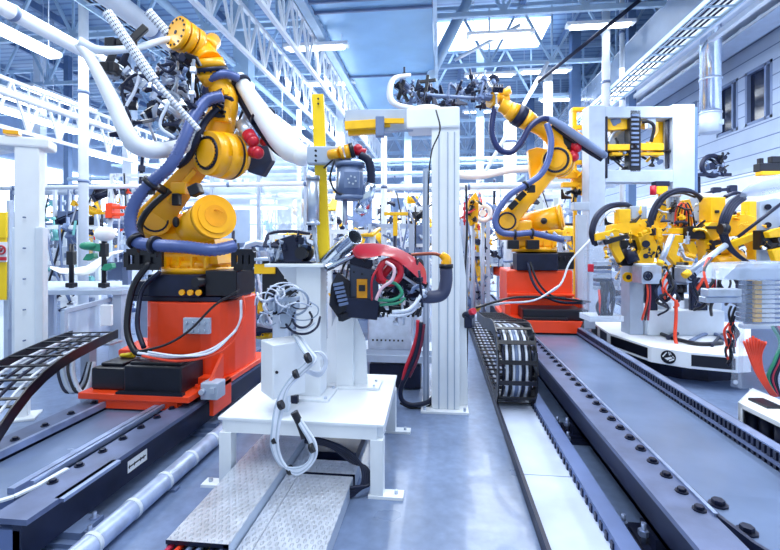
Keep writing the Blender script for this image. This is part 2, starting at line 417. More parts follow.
# ---- white upright columns and hung ducts (real pipes, stand on the floor or hang from the roof)
def column(px, d, r, lab, z0=0, z1=9, m=WHT, sq=False, name='steel_column', cat='column', collar=True):
    p = P(px, HZ, d); t = thing(name, lab, cat, (p.x, p.y, z0)); mb = MB()
    if sq: mb.b2((p.x-r, p.y-r, z0), (p.x+r, p.y+r, z1), .008)
    else: mb.cyl((p.x, p.y, z0), (p.x, p.y, z1), r, n=18)
    part('shaft', mb, m, t)
    if z0 == 0:
        mb = MB(); mb.box((p.x, p.y, .012), (r*3.4, r*3.4, .024)); mb.bolts((p.x, p.y, .024), UP, r*1.9, 4, .015, .03, .78); part('base_plate', mb, m, t)
    if collar:
        mb = MB()
        for z in [z0+1.2, z0+2.9, z0+4.6]:
            if z < z1: mb.cyl((p.x, p.y, z), (p.x, p.y, z+.06), r*1.16, n=18)
        part('collar', mb, GRY2, t)
    return t
column(83.5, 8.6, .085, 'slim round white column behind the left robot tool')
column(606, 10.6, .09, 'round white pipe hanging left of the tallest right hand pipes', 4.3, 7.2)
column(622, 11.5, .06, 'thin white pipe just left of the grey steel upright at upper right', 2.5, 9)
column(631, 12.4, .1, 'dark blue square upright behind the grey gate frame', 0, 9, STEELD, True, collar=False)
column(384, 9.5, .06, 'thin white column behind the middle white column', 0, 4.0)
column(548, 12.5, .12, 'white column rising behind the right robot wrist', 0, 6.6)
column(244, 11.6, .2, 'broad pale steel column at top left of the blue duct', 5.2, 9, STEELB, True, collar=False)
column(299, 12.5, .06, 'thin white upright behind the yellow post', 0, 5.45)
column(510, 12.8, .17, 'thick bright column directly behind the right robot hose', 0, 5.2)
vd = thing('vertical_duct', 'big round silver duct hanging in front of the office windows', 'air duct', P(710.5, 133, 9.0))
c = P(710.5, HZ, 9.0)
mb = MB(); mb.cyl((c.x, c.y, 4.35), (c.x, c.y, 9), .185, n=28); part('duct_body', mb, CHR, vd)
mb = MB(); mb.cyl((c.x, c.y, 3.95), (c.x, c.y, 4.35), .19, n=28)
part('lower_sleeve', mb, GRY, vd)
mb = MB()
for z in (4.33, 5.0, 6.2): mb.cyl((c.x, c.y, z), (c.x, c.y, z+.03), .2, n=28)
mb.box((c.x+.1, c.y-.17, 4.12), (.07, .06, .1)); part('clamp_band', mb, SLV, vd)
# sloping braces above the right robot
for a, b, r, lab in (((548, 62, 12.0), (478, 185, 12.6), .05, 'slanting white brace crossing behind the right robot wrist'), ((640, 0, 9.5), (538, 82, 11.5), .045, 'dark slanting conduit near the top right'), ((455, 60, 13), (520, 25, 13), .05, 'short pale brace under the skylight'), ((468, 0, 12), (430, 78, 12.5), .13, 'broad sloping duct right of the flat blue duct')):
    mb = MB(); mb.tube([P(*a), P(*b)], r, n=10, sub=1); tag(part('roof_brace', mb, NAVY if 'dark' in lab else (STEELB if 'broad' in lab else WHT)), lab, 'brace')

# ---- roof lights: skylight panels and strip lamps
def lamp(c, L, wd, along='Y', lab='', m=LAMP, group=None):
    t = thing('strip_lamp', lab, 'ceiling lamp', c, group); c = Vector(c); s = Vector((wd, L, 0)) if along == 'Y' else Vector((L, wd, 0))
    mb = MB(); mb.box(c+UP*.05, (s.x, s.y, .08)); part('housing', mb, WHT, t)
    mb = MB(); mb.box(c-UP*.005, (s.x*.86, s.y*.96, .03)); part('diffuser', mb, m, t)
    mb = MB()
    for k in (-.4, .4): q = c+Vector((0, k*L, 0) if along == 'Y' else (k*L, 0, 0)); mb.cyl(q+UP*.09, (q.x, q.y, 9), .008, n=5)
    part('hanger_rod', mb, SLV, t)
sk = mb = MB(); mb.b2((-.3, 14.2, 8.6), (3.4, 16.2, 8.66)); struct('window_4', mb, SKYL)
lamp(P(14, 38, 7.2), 1.6, .22, 'Y', 'strip lamp glowing in the upper left corner')
for i, (x, y, d, L) in enumerate(((30, 118, 12, 5), (88, 134, 15.5, 5), (62, 100, 16, 4), (115, 160, 20, 5), (10, 96, 10, 3))):
    lamp(P(x, y, d), L*.7, .55, 'Y', ['white lamp above the left pillar', 'white lamp right of the left pillar top', 'farther lamp above the slim round column', 'far lamp left of the left robot hose', 'lamp at the left picture edge over the pillar'][i])
for (x, y, d), lb_ in zip(((500, 36, 10.3), (316, 48, 10.3), (600, 26, 10.3), (330, 84, 13.3), (545, 72, 13.3), (490, 76, 13.3), (250, 118, 16.3), (560, 100, 16.3), (480, 112, 19.3), (300, 128, 19.3)), ('above the skylight opening, right of the blue duct', 'left of the blue duct, the nearer of two', 'in front of the top end of the right hand white pipe', 'left of the blue duct, the farther of two', 'behind the slanting brace above the right robot', 'just below the skylight', 'above the top of the milky screen', 'over the yellow rack of the gate frame', 'behind the right robot gripper', 'left of the yellow post top')):
    lamp(P(x, y, d), 1.5, .22, 'X', 'short strip lamp '+lb_, group='strip lamps below the trusses')
# the tall milky panel behind the left robot; an added lamp behind imitates its reflection
ps = thing('partition_screen', 'tall pale milky screen standing behind the left robot', 'screen', P(262, HZ, 11).xy.to_3d())
a = P(212, HZ, 11); b = P(306, HZ, 11)
mb = MB(); mb.beam((a.x, a.y, 2.6), (b.x, b.y, 2.6), .04, 2.9, up=(0, 1, 0)) if False else mb.prism([(a.x, a.y, .0), (b.x, b.y, .0), (b.x, b.y, 4.15), (a.x, a.y, 4.15)], (0, .04, 0))
part('panel', mb, CLEAR2, ps)
mb = MB()
for t_ in (0, .5, 1): q = a.lerp(b, t_); mb.beam((q.x, q.y-.02, 0), (q.x, q.y-.02, 4.2), .07)
for z in (1.3, 4.18): mb.beam((a.x, a.y-.02, z), (b.x, b.y-.02, z), .06)
part('frame', mb, GRY, ps)
lamp(P(248, 208, 12.2)+Vector((0, 0, 0)), 2.4, .5, 'X', 'added lamp behind the milky screen for its bright patch')  # added lamp, stands in for light reflected by the screen
# ================================================================ LINEAR TRACKS
def stretch_bolts(mb, x, ys, z, r=.022, h=.022):
    for y in ys: mb.cyl((x, y, z), (x, y, z+h), r, n=6, sm=False); mb.cyl((x, y, z), (x, y, z+h*.3), r*1.5, n=10)
def bolt_row(x, ys, z, par, r=.022, h=.022, m=None):
    first = None
    for y in ys:
        if first is None:
            mb = MB(); stretch_bolts(mb, x, [y], z, r, h); first = part('bolt', mb, m or BOLT, par); y_ = y
        else:
            o = first.copy(); C.objects.link(o); o.parent = par; o.location = (0, y-y_, 0)
# right track
RT_Z = .42
def curve_end(x0, x1, y0, n=10, r=.35):
    """plan outline of a deck end with rounded near corners"""
    pts = []
    for k in range(n+1): a = math.pi*1.0+math.pi/2*k/n; pts.append((x0+r+r*math.cos(a), y0+r+r*math.sin(a)))
    for k in range(n+1): a = math.pi*1.5+math.pi/2*k/n; pts.append((x1-r+r*math.cos(a), y0+r+r*math.sin(a)))
    return pts
tk = thing('robot_track', 'long dark steel floor track carrying the right orange robot carriage', 'floor track', (1.65, 8, 0))
y0, y1 = 1.05, 11.8
mb = MB(); mb.b2((1.19, 2.05, .13), (1.24, y1, RT_Z-.03)); mb.b2((1.19, 2.05, .13), (1.30, y1, .16)); part('side_beam', mb, BEAM, tk)
mb = MB(); mb.b2((2.12, 2.05, .13), (2.17, y1, RT_Z-.03)); part('side_beam', mb, BEAM, tk)
mb = MB(); mb.b2((1.12, 2.0, RT_Z-.03), (1.335, y1, RT_Z)); part('rail_plate', mb, PLATE, tk)
mb = MB(); mb.b2((1.325, 2.35, RT_Z), (1.345, y1, RT_Z+.015)); mb.b2((1.335, 2.25, RT_Z-.06), (1.36, y1, RT_Z-.02)); part('guide_rail', mb, RAILM, tk)
bolt_row(1.285, [2.4+.165*k for k in range(57)], RT_Z, tk)
mb = MB(); mb.b2((2.04, 2.0, RT_Z-.03), (2.24, y1, RT_Z-.005)); mb.b2((2.06, 2.0, RT_Z-.005), (2.1, y1, RT_Z+.05)); part('rail_plate', mb, PLATE, tk)
mb = MB(); mb.b2((2.055, 2.0, RT_Z+.05), (2.12, y1, RT_Z+.06))
part('guide_rail', mb, RAILM, tk)
mb = MB()
for k in range(190): y = 2.0+.05*k; mb.b2((2.045, y, RT_Z-.09), (2.06, y+.025, RT_Z+.045))
part('gear_rack', mb, NAVY, tk)
bolt_row(2.17, [2.3+.2*k for k in range(40)], RT_Z-.005, tk, .018, .018)
mb = MB(); o = curve_end(1.36, 3.0, 1.15, r=.4)
mb.b2((1.36, 1.9, RT_Z-.1), (2.05, y1, RT_Z-.06)); part('deck_plate', mb, DECK, tk)
mb = MB(); pts = [(1.345, 2.6), (1.345, 2.35), (1.38, 2.15), (1.5, 1.85), (1.75, 1.55), (2.3, 1.4), (2.3, 2.6)]
mb.prism([(x, y, RT_Z-.055) for x, y in pts], (0, 0, .03)); part('end_plate', mb, DECK, tk)
mb = MB(); rim = [Vector((x, y, RT_Z-.07)) for x, y in pts[:6]]
for a, b in zip(rim, rim[1:]): mb.beam(a, b, .02, .16)
part('end_rim', mb, BEAM, tk)
bolt_row(1.43, [2.5, 2.28], RT_Z-.025, tk, .03, .03)
mb = MB(); mb.cyl((1.98, 1.98, RT_Z-.03), (1.98, 1.98, RT_Z+.06), .07, n=16); part('end_buffer', mb, BOLT, tk)
for y in (2.5, 4.05, 6.1, 8.6, 11.0):
    mb = MB(); mb.b2((1.08, y, .0), (1.42, y+.42, .03)); mb.b2((1.13, y+.06, .03), (1.42, y+.34, .05)); mb.b2((1.17, y+.1, .05), (1.4, y+.3, .13)); part('foot_pad', mb, NAVY, tk)
    for dy in (.03, .38): mb = MB(); mb.cyl((1.11, y+dy, .03), (1.11, y+dy, .1), .012, n=8); mb.cyl((1.11, y+dy, .03), (1.11, y+dy, .055), .026, n=6, sm=False); part('anchor_bolt', mb, RAILM, tk)
    mb = MB(); mb.cyl((1.15, y+.2, .05), (1.15, y+.2, .16), .014, n=8); mb.cyl((1.15, y+.2, .09), (1.15, y+.2, .12), .03, n=6, sm=False); part('anchor_bolt', mb, RAILM, tk)

# cable tray channel left of the right track
ch = thing('cable_channel', 'long pale floor channel beside the right track holding the cable chain', 'cable channel', (.8, 6, 0))
mb = MB()
for k in range(9):
    y = .8+k*1.32
    if y < 16: mb.b2((.62, y, .0), (.965, y+1.312, .03))
part('floor_plates', mb, CONC, ch)
mb = MB(); mb.b2((.575, .8, 0), (.6, 13, .09)); mb.b2((.575, .8, 0), (.64, 13, .012)); part('side_angle', mb, NAVY, ch)
mb = MB(); mb.b2((.965, .8, 0), (1.0, 13, .1)); mb.b2((1.0, .8, 0), (1.075, 13, .1)); part('kerb', mb, KERB, ch)
mb = MB()
for k in range(110): y = 2+.09*k; mb.b2((.955, y, .03), (.967, y+.035, .075))
part('edge_teeth', mb, BEAM, ch, kind='stuff')

# left track
LT = .32
tk = thing('robot_track', 'wide steel floor track at lower left carrying the near robot', 'floor track', (-2.6, 5, 0))
mb = MB(); mb.b2((-2.2, 2.1, .09), (-2.15, 5.9, LT-.03)); part('side_beam', mb, BEAM, tk)
mb = MB(); mb.b2((-3.1, 1.8, .09), (-3.05, 5.9, LT-.03)); part('side_beam', mb, BEAM, tk)
mb = MB(); mb.b2((-2.34, 2.1, LT-.03), (-2.12, 5.9, LT)); part('rail_plate', mb, PLATE, tk)
mb = MB(); mb.b2((-3.2, 2.0, LT-.03), (-2.95, 5.9, LT)); part('rail_plate', mb, PLATE, tk)
mb = MB(); mb.b2((-2.475, 2.33, LT-.04), (-2.43, 5.9, LT+.02)); mb.b2((-2.4, 2.4, LT), (-2.375, 5.9, LT+.03)); part('guide_rail', mb, RAILM, tk)
mb = MB(); mb.b2((-2.96, 2.05, LT-.02), (-2.93, 5.9, LT+.03)); part('guide_rail', mb, RAILM, tk)
bolt_row(-2.3, [2.45+.2*k for k in range(15)], LT, tk, .02, .02)
bolt_row(-3.07, [2.2+.25*k for k in range(15)], LT, tk, .02, .02)
mb = MB(); mb.b2((-2.94, 2.1, LT-.08), (-2.44, 5.9, LT-.045)); part('deck_plate', mb, DECK, tk)
mb = MB(); pts = [(-2.34, 2.6), (-2.35, 2.4), (-2.38, 2.28), (-2.46, 2.18), (-2.6, 2.12), (-3.3, 2.1), (-3.3, 2.6)]
mb.prism([(x, y, LT-.05) for x, y in pts], (0, 0, .035)); part('end_plate', mb, DECK, tk)
mb = MB(); rim = [Vector((x, y, LT-.1)) for x, y in pts[:6]]
for a, b in zip(rim, rim[1:]): mb.beam(a, b, .02, .2)
mb.b2((-2.34, 2.1, .0), (-2.16, 2.22, LT-.06)); part('end_rim', mb, KERB, tk)  # rim paler than the beam, reflection put into its colour
mb = MB()
for a, b in zip(rim, rim[1:]): mb.beam(a+UP*.105, b+UP*.105, .03, .012)
part('rim_edge', mb, WHT2, tk)
mb = MB(); mb.cyl((-2.62, 2.25, LT-.015), (-2.62, 2.25, LT+.06), .06, n=18); part('end_buffer', mb, NAVY, tk)
mb = MB(); mb.b2((-2.15, 2.3, LT-.02), (-2.09, 2.75, LT+.0)); part('end_stop', mb, RAILM, tk)
for y in (2.28, 3.85, 5.4):
    mb = MB(); mb.b2((-2.28, y, 0), (-1.95, y+.34, .025)); mb.b2((-2.28, y+.04, .025), (-2.0, y+.3, .05)); mb.b2((-2.28, y+.08, .05), (-2.04, y+.26, .09)); part('foot_pad', mb, GRY2, tk)
    for dx, dy in ((-2.0, .1), (-2.07, .22)): mb = MB(); mb.cyl((dx, y+dy, .02), (dx, y+dy, .13), .012, n=8); mb.cyl((dx, y+dy, .06), (dx, y+dy, .1), .028, n=6, sm=False); part('anchor_bolt', mb, RAILM, tk)
# small white maker's label with arrow marks on the beam
sg = MB(); yl0 = onX(128, 465, -2.146).y; yl1 = onX(147, 455, -2.146).y
sg.b2((-2.149, yl0, .155), (-2.1455, yl1, .235)); lb = part('label_plate', sg, WHT, tk, 'white label with small dark arrow marks')
mb = MB(); L_ = yl1-yl0; u = lambda t, z: (-2.1445, yl0+t*L_, .155+z*.08)
for t0, t1, z0, z1 in ((.08, .3, .42, .54), (.36, .62, .42, .56), (.68, .8, .4, .56), (.85, .93, .45, .55)):
    a = u(t0, z0); b = u(t1, z1); mb.b2((-2.1455, a[1], a[2]), (-2.144, b[1], b[2]))
for t, s_ in ((.3, 1), (.62, 1), (.8, 1), (.08, -1)):
    q = [u(t, .68), u(t, .28), u(t+.07*s_, .48)]; mb.prism(q, (.0015, 0, 0))
part('arrow_mark', mb, BLK, lb)
# pale insulated pipe on the floor beside the left track
pp = thing('floor_pipe', 'long pale wrapped pipe lying on the floor beside the left track', 'pipe', (-1.9, 4, 0))
mb = MB(); mb.cyl((-1.925, 1.0, .075), (-1.925, 4.9, .075), .062, n=20); part('pipe_body', mb, mat('wrapped_pipe', (176, 190, 222), .35, .25, .22, 9), pp)
for k in range(11):
    y = 1.3+k*.33; mb = MB(); mb.cyl((-1.925, y, .075), (-1.925, y+.03, .075), .066, n=20); part('wrap_band', mb, WHT2, pp)
for y in (1.4, 3.0, 4.6):
    mb = MB(); mb.box((-1.925, y, .008), (.16, .06, .016)); part('support', mb, GRY2, pp)

# ================================================================ DIAMOND PLATE COVERS + CABLES
def cover(x0, x1, y0, y1, z, lab, lip=True):
    t = thing('cable_duct_cover', lab, 'metal cover', ((x0+x1)/2, (y0+y1)/2, 0))
    mb = MB(); mb.b2((x0, y0, z-.008), (x1, y1, z), .002); part('tread_plate', mb, TREAD, t)
    for x in (x0, x1-.006):
        mb = MB(); mb.b2((x, y0, 0), (x+.006, y1, z-.008)); part('side_wall', mb, GRY, t)
    if lip: mb = MB(); mb.b2((x0, y0-.004, z-.02), (x1, y0, z)); mb.b2((x1-.03, y0-.004, 0), (x1, y0, z)); part('end_lip', mb, NAVY, t)
    return t
zc = .17
t1 = cover(-1.45, -1.1, 2.25, 4.6, zc, 'raised chequer plate duct with red and yellow cables in its open end')
cover(-1.0, -.61, 1.3, 3.13, .1, 'low wide chequer plate cover nearest the middle aisle')
cover(-1.09, -1.004, 1.3, 3.6, .1, 'narrow chequer plate strip between the two wide covers')
cover(-1.0, -.6, 3.15, 3.34, .105, 'short chequer plate piece under the front edge of the white table')
mb = MB(); mb.b2((-1.0, 3.5, 0), (-.66, 4.4, .09)); tag(part('duct_box', mb, NAVY), 'dark box lying under the white table behind the chequer plates', 'box')
# cables coming out of the duct
random.seed(3)
p0 = Vector((-1.44, 2.25, 0)); s1 = Vector((.32, 0, 0)); dv = Vector((0, 1, 0))
cab = [(PINK, .04), (PINK, .12), (REDC, .2), (PINK, .3), (GRY2, .38), (NAVY, .45), (GRY2, .55), (YELC, .66), (NAVY, .76), (BLK, .85), (GRY2, .93)]
nm = ['magenta cable at the outer side of the duct mouth', 'second magenta cable in the duct mouth', 'bright red cable in the duct mouth', 'thick magenta cable near the middle of the duct mouth', 'grey cable beside the thick magenta one', 'navy cable in the middle of the duct mouth', 'grey cable left of the yellow one', 'yellow cable coming out of the duct mouth', 'navy cable right of the yellow one', 'black cable near the inner side of the duct mouth', 'grey cable at the inner side of the duct mouth']
for k_, ((m, t_), l_) in enumerate(zip(cab, nm)):
    q = p0+s1*t_; mb = MB(); z = .13-.035*(k_ % 2)
    mb.tube([q+dv*.5+UP*z, q+UP*z, q-dv*.1+UP*(z-.005)-s1*.08, q-dv*.25+UP*(z*.7)-s1*.26, q-dv*.45+UP*.016-s1*.5], .014, n=8)
    tag(part('cable', mb, m), l_, 'cable')
# ================================================================ ROBOTS
def flange(mb, p, q, r, nb=10, br=.012, hb=.012):
    """short drum with a ring of screws on the q face"""
    p = Vector(p); q = Vector(q); mb.cyl(p, q, r, n=32); ax = (q-p).normalized(); mb.bolts(q, ax, r*.82, nb, br, hb)
def rod_arm(mb, pts, rs, n=14):                                              # cast arm: tapered rounded body along points
    mb.tube(pts, rs, n=n, sub=4)
def cast_arm(mb, a, b, wa, wb, th, face):
    """flat sided link arm with rounded heads; face = normal of its flat side"""
    a = Vector(a); b = Vector(b); f = Vector(face).normalized(); d = (b-a).normalized(); s = f.cross(d).normalized()
    pts = []
    for k in range(9): t = math.pi/2+math.pi*k/8; pts.append(a+s*math.sin(t)*wa*(1)+d*math.cos(t)*wa if False else a+(s*math.cos(math.pi*k/8)-d*math.sin(math.pi*k/8))*wa)
    pts.append(a.lerp(b, .3)-s*wa*.66); pts.append(a.lerp(b, .75)-s*wb*.8)
    for k in range(9): pts.append(b+(-s*math.cos(math.pi*k/8)+d*math.sin(math.pi*k/8))*wb)
    pts.append(a.lerp(b, .75)+s*wb*.8); pts.append(a.lerp(b, .3)+s*wa*.66)
    mb.prism([p-f*th/2 for p in pts], f*th, bev=th*.12)
def clamp_band(par, c, ax, R):
    mb = MB(); c = Vector(c); ax = Vector(ax).normalized(); mb.cyl(c-ax*R*.3, c+ax*R*.3, R*1.3, n=20)
    mb.box(c-UP*R*1.3, (R*.8, R*.8, R*.8)); return part('hose_clamp', mb, BLK, par)

def piece(kind, c, rnd, s, par, nm=None, mats=None):
    """one small piece of tooling, oriented at random, as a part of its own"""
    R = Matrix.Rotation(rnd.uniform(0, 6.3), 3, 'Z') @ Matrix.Rotation(rnd.uniform(-1.2, 1.2), 3, 'X'); c = Vector(c)
    T = lambda x, y, z: c+R @ Vector((x*s, y*s, z*s))
    mb = MB()
    if kind == 'pneumatic_cylinder':
        mb.cyl(T(0, 0, -.1), T(0, 0, .06), .028*s, n=12); mb.box(T(0, 0, -.1), (.075*s, .075*s, .025*s), R); mb.box(T(0, 0, .06), (.075*s, .075*s, .025*s), R)
        mb.cyl(T(0, 0, .06), T(0, 0, .15), .01*s, n=8); mb.box(T(0, 0, .155), (.03*s, .05*s, .03*s), R)
        for a, b in ((-.03, -.03), (.03, .03), (-.03, .03), (.03, -.03)): mb.cyl(T(a, b, -.1), T(a, b, .06), .005*s, n=5)
        m = mats or SLV
    elif kind == 'bracket':
        mb.prism([T(-.08, -.012, -.06), T(.08, -.012, -.06), T(.08, -.012, -.03), T(-.03, -.012, .0), T(-.05, -.012, .1), T(-.08, -.012, .1)], R @ Vector((0, .024*s, 0)), .003*s)
        mb.bolts(T(-.0, .012, -.045), R @ Vector((0, 1, 0)), .03*s, 4, .006*s, .008*s); m = mats or NAVY
    elif kind == 'valve_block':
        mb.box(c, (.12*s, .06*s, .07*s), R, .004*s)
        for k in range(4): mb.cyl(T(-.045+.03*k, 0, .035), T(-.045+.03*k, 0, .06), .009*s, n=8); mb.cyl(T(-.045+.03*k, -.03, 0), T(-.045+.03*k, -.05, 0), .008*s, n=8)
        m = mats or rnd.choice((BLK, GRY, WHT2, NAVY))
    elif kind == 'clamp_jaw':
        mb.prism([T(-.1, -.015, 0), T(-.07, -.015, .05), T(.02, -.015, .07), T(.1, -.015, .03), T(.12, -.015, -.05), T(.09, -.015, -.05), T(.07, -.015, .0), T(0, -.015, .03), T(-.06, -.015, -.01)], R @ Vector((0, .03*s, 0)), .004*s)
        mb.cyl(T(-.07, -.03, .015), T(-.07, .03, .015), .016*s, n=12); m = mats or rnd.choice((NAVY, BLK, SLV))
    elif kind == 'suction_cup':
        mb.cyl(T(0, 0, 0), T(0, 0, -.06), .012*s, n=8); mb.cyl(T(0, 0, -.06), T(0, 0, -.09), .02*s, .045*s, n=16); mb.cyl(T(0, 0, -.02), T(0, 0, .03), .022*s, n=10); m = mats or GRY2
    elif kind == 'cable_loop':
        pts = [T(rnd.uniform(-.12, .12), rnd.uniform(-.08, .08), rnd.uniform(-.1, .12)) for _ in range(4)]
        mb.tube(pts, .007*s, n=6, sub=5); m = mats or rnd.choice((BLK, NAVY, WCAB))
    elif kind == 'support_bar':
        mb.cyl(T(0, 0, -.2), T(0, 0, .2), .014*s, n=10); mb.box(T(0, 0, .1), (.05*s, .05*s, .05*s), R, .004*s); mb.box(T(0, .0, -.12), (.05*s, .06*s, .04*s), R, .004*s); m = mats or SLV
    return part(nm or kind, mb, m, par)
KINDS = ('pneumatic_cylinder', 'bracket', 'valve_block', 'clamp_jaw', 'clamp_jaw', 'bracket', 'suction_cup', 'cable_loop', 'support_bar')

def pt(d): return lambda x, y, dd=0: P(x, y, d+dd)

# ---------------------------------------------------------------- near left robot
d = 4.86; p = pt(d); px = d/F
base = P(199, 375, d); BX, BY = base.x, base.y
r1 = thing('industrial_robot', 'large yellow robot at left on its orange carriage, holding a tangled gripper overhead', 'robot', (BX, BY, LT))
# orange carriage and pedestal
zt, zb = 1.17, LT+.07
mb = MB(); o_ = []
for k in range(24):                                                        # rounded square plan
    a = 2*math.pi*k/24; c_, s_ = math.cos(a), math.sin(a); e = .55
    o_.append(Vector((BX+.07+.46*math.copysign(abs(c_)**e, c_), BY+.5*math.copysign(abs(s_)**e, s_), zb+.05)))
mb.prism(o_, (0, 0, zt-zb-.05), .008); ped = part('pedestal', mb, ORG, r1)
mb = MB(); mb.b2((BX-.5, BY-.62, zb), (BX+.56, BY+.6, zb+.05), .006)
mb.b2((BX-.6, BY-.95, zb-.02), (BX+.44, BY-.5, zb+.035), .006); mb.b2((BX+.3, BY-.62, zb-.12), (BX+.52, BY-.5, zb+.1), .006)
mb.b2((BX-.42, BY-.93, zb-.1), (BX+.32, BY-.82, zb-.02), .004)
mb.bolts((BX+.35, BY-.6, zb+.05), UP, .12, 6, .014, .02)
part('carriage_plate', mb, ORG, r1)
mb = MB(); mb.b2((BX+.46, BY-.8, zb-.04), (BX+.62, BY-.64, zb+.11), .01); mb.cyl((BX+.49, BY-.8, zb+.04), (BX+.49, BY-.84, zb+.04), .025, n=14); mb.box((BX+.58, BY-.81, zb+.05), (.04, .03, .05)); part('rail_lubricator', mb, GRY, r1)
mb = MB()
for dx in (.5,): mb.prism([(BX+dx, BY-.5, zb+.05), (BX+dx, BY-.8, zb+.05), (BX+dx, BY-.5, zb+.3)], (.03, 0, 0))
mb.b2((BX+.52, BY-.75, zb-.2), (BX+.56, BY-.4, zb+.05), .004)
part('side_gusset', mb, ORG, r1)
# black cover boxes on the carriage front
mb = MB(); cz = zb+.035
mb.prism([(BX-.2, BY-.9, cz), (BX+.34, BY-.9, cz), (BX+.34, BY-.52, cz), (BX-.2, BY-.52, cz)], (0, 0, .24), .015)
mb.box((BX+.07, BY-.7, cz+.25), (.48, .32, .03), None, .01); mb.b2((BX-.24, BY-.95, cz), (BX+.38, BY-.9, cz+.02)); part('drive_cover', mb, BLK, r1)
mb = MB(); mb.b2((BX-.55, BY-.86, cz), (BX-.22, BY-.5, cz+.2), .02); mb.b2((BX-.5, BY-.8, cz+.2), (BX-.28, BY-.56, cz+.23), .01); part('cable_box', mb, BLK, r1)
mb = MB(); mb.prism([(BX-.6, BY-.45, cz+.2), (BX-.3, BY-.5, cz+.22), (BX-.2, BY-.3, cz+.28), (BX-.5, BY-.2, cz+.28)], (0, 0, .06), .01); part('chain_bracket', mb, ORG, r1)
mb = MB(); mb.box((BX-.38, BY-.6, cz+.25), (.14, .03, .03)); mb.cyl((BX-.44, BY-.62, cz+.25), (BX-.32, BY-.62, cz+.27), .018, n=8); part('cable_plug', mb, YELC, r1)
# connection boxes between pedestal and robot foot
mb = MB(); mb.b2((BX-.5, BY-.42, zt), (BX+.46, BY+.3, zt+.05), .008); mb.b2((BX-.28, BY-.46, zt+.05), (BX+.26, BY-.1, zt+.27), .012); mb.b2((BX-.5, BY-.4, zt+.05), (BX-.3, BY+.1, zt+.2), .01); part('foot_casting', mb, NAVY, r1)
cbx = mb = MB(); mb.b2((BX+.3, BY-.42, zt+.06), (BX+.62, BY+.02, zt+.31), .008); mb.cyl((BX+.24, BY-.5, zt+.2), (BX+.3, BY-.3, zt+.2), .05, n=14); box_ = part('terminal_box', mb, BLK, r1)
for k in range(3):
    mb = MB(); mb.cyl((BX+.1+.085*k, BY-.47, zt+.1), (BX+.1+.085*k, BY-.5, zt+.1), .028, n=14); part('round_plug', mb, YEL, box_, 'yellow round plug')
mb = MB(); mb.box((BX+.28, BY-.53, zt-.21), (.26, .05, .15), None, .004)
for i in range(4):
    for j in range(2): mb.cyl((BX+.19+.06*i, BY-.56, zt-.25+.07*j), (BX+.19+.06*i, BY-.58, zt-.25+.07*j), .015, n=8)
part('connector_plate', mb, GRY, r1)
# yellow rotating column
zy = zt+.27
mb = MB(); cx, cy = BX+.02, BY-.02
mb.cyl((cx, cy, zy), (cx, cy, zy+.06), .37, n=36); mb.cyl((cx, cy, zy+.06), (cx, cy, zy+.13), .34, .3, n=36)
mb.bolts((cx, cy, zy+.06), UP, .35, 20, .012, .015)
mb.loft([[ (cx+sx*.34*k_, cy+sy*.26*k_, z_) for sx, sy in ((-1, -1), (1, -1), (1, 1), (-1, 1))] for k_, z_ in ((1, zy+.1), (.92, zy+.22), (.8, zy+.36))], sm=False)
for k in range(5): mb.b2((cx-.33+.14*k, cy-.34, zy+.06), (cx-.31+.14*k, cy-.2, zy+.17))
part('turning_base', mb, YEL, r1)
mb = MB(); mb.cyl((cx, cy, zt+.05), (cx, cy, zy), .3, n=32); part('slew_bearing', mb, BLK, r1)
# barrel motors
mb = MB(); a, b = p(180, 236, .1), p(214, 217, -.5); ax = (b-a).normalized()
mb.cyl(a, b, .17, .2, n=32); mb.cyl(b-ax*.03, b+ax*.03, .215, n=36); mb.cyl(b+ax*.03, b+ax*.045, .17, n=32); part('barrel_motor', mb, YEL, r1)
mb = MB(); mb.cyl(b+ax*.045, b+ax*.05, .11, n=24); mb.tube([b+ax*.05+Vector((-.06, 0, .02)), b+ax*.05+Vector((0, 0, .06)), b+ax*.05+Vector((.07, 0, .03))], .008, n=6); part('end_cap', mb, mat('cap_yellow', (242, 160, 0), .4), r1)
mb = MB(); q = p(176, 222, -.42); mb.sph(q, .05, 12, (.7, .6, 1.1)); part('lifting_plug', mb, BLK, r1)
# shoulder and lower arm
S = p(152, 221, -.3); E = p(207, 154, -.3); face = (CAM-S).normalized(); face.z = .0; face.normalize(); face = (face+Vector((.25, 0, .1))).normalized()
mb = MB(); mb.cyl(S-face*.28, S+face*.14, .16, n=32); mb.bolts(S+face*.14, face, .14, 16, .009, .01)
mb.loft([[S+Vector((-.12, 0, -.14)), S+Vector((.3, .05, -.12)), S+Vector((.36, .2, .05)), S+Vector((0, .2, .12))], [Vector((cx-.3, cy-.25, zy+.2)), Vector((cx+.25, cy-.25, zy+.2)), Vector((cx+.25, cy+.25, zy+.2)), Vector((cx-.3, cy+.25, zy+.2))]], sm=False)
part('shoulder_housing', mb, YEL, r1)
mb = MB(); mb.ring(S+face*.14, face, .12, .01); part('shoulder_cover', mb, NAVY, r1)
mb = MB(); cast_arm(mb, S+face*.02, E-face*.02, .17, .14, .2, face)
u = (E-S).normalized(); mb.beam(S.lerp(E, .25)+face*.13, S.lerp(E, .72)+face*.13, .05, .05, up=face, bev=.008)
mb.box(S.lerp(E, .45)+face*.13, (.16, .08, .12), None, .012)
part('lower_arm', mb, YEL, r1)
mb = MB(); q = S.lerp(E, .28)+face*.16; mb.box(q+Vector((.06, 0, .0)), (.07, .07, .12), None, .01); part('arm_bracket', mb, BLK, r1)
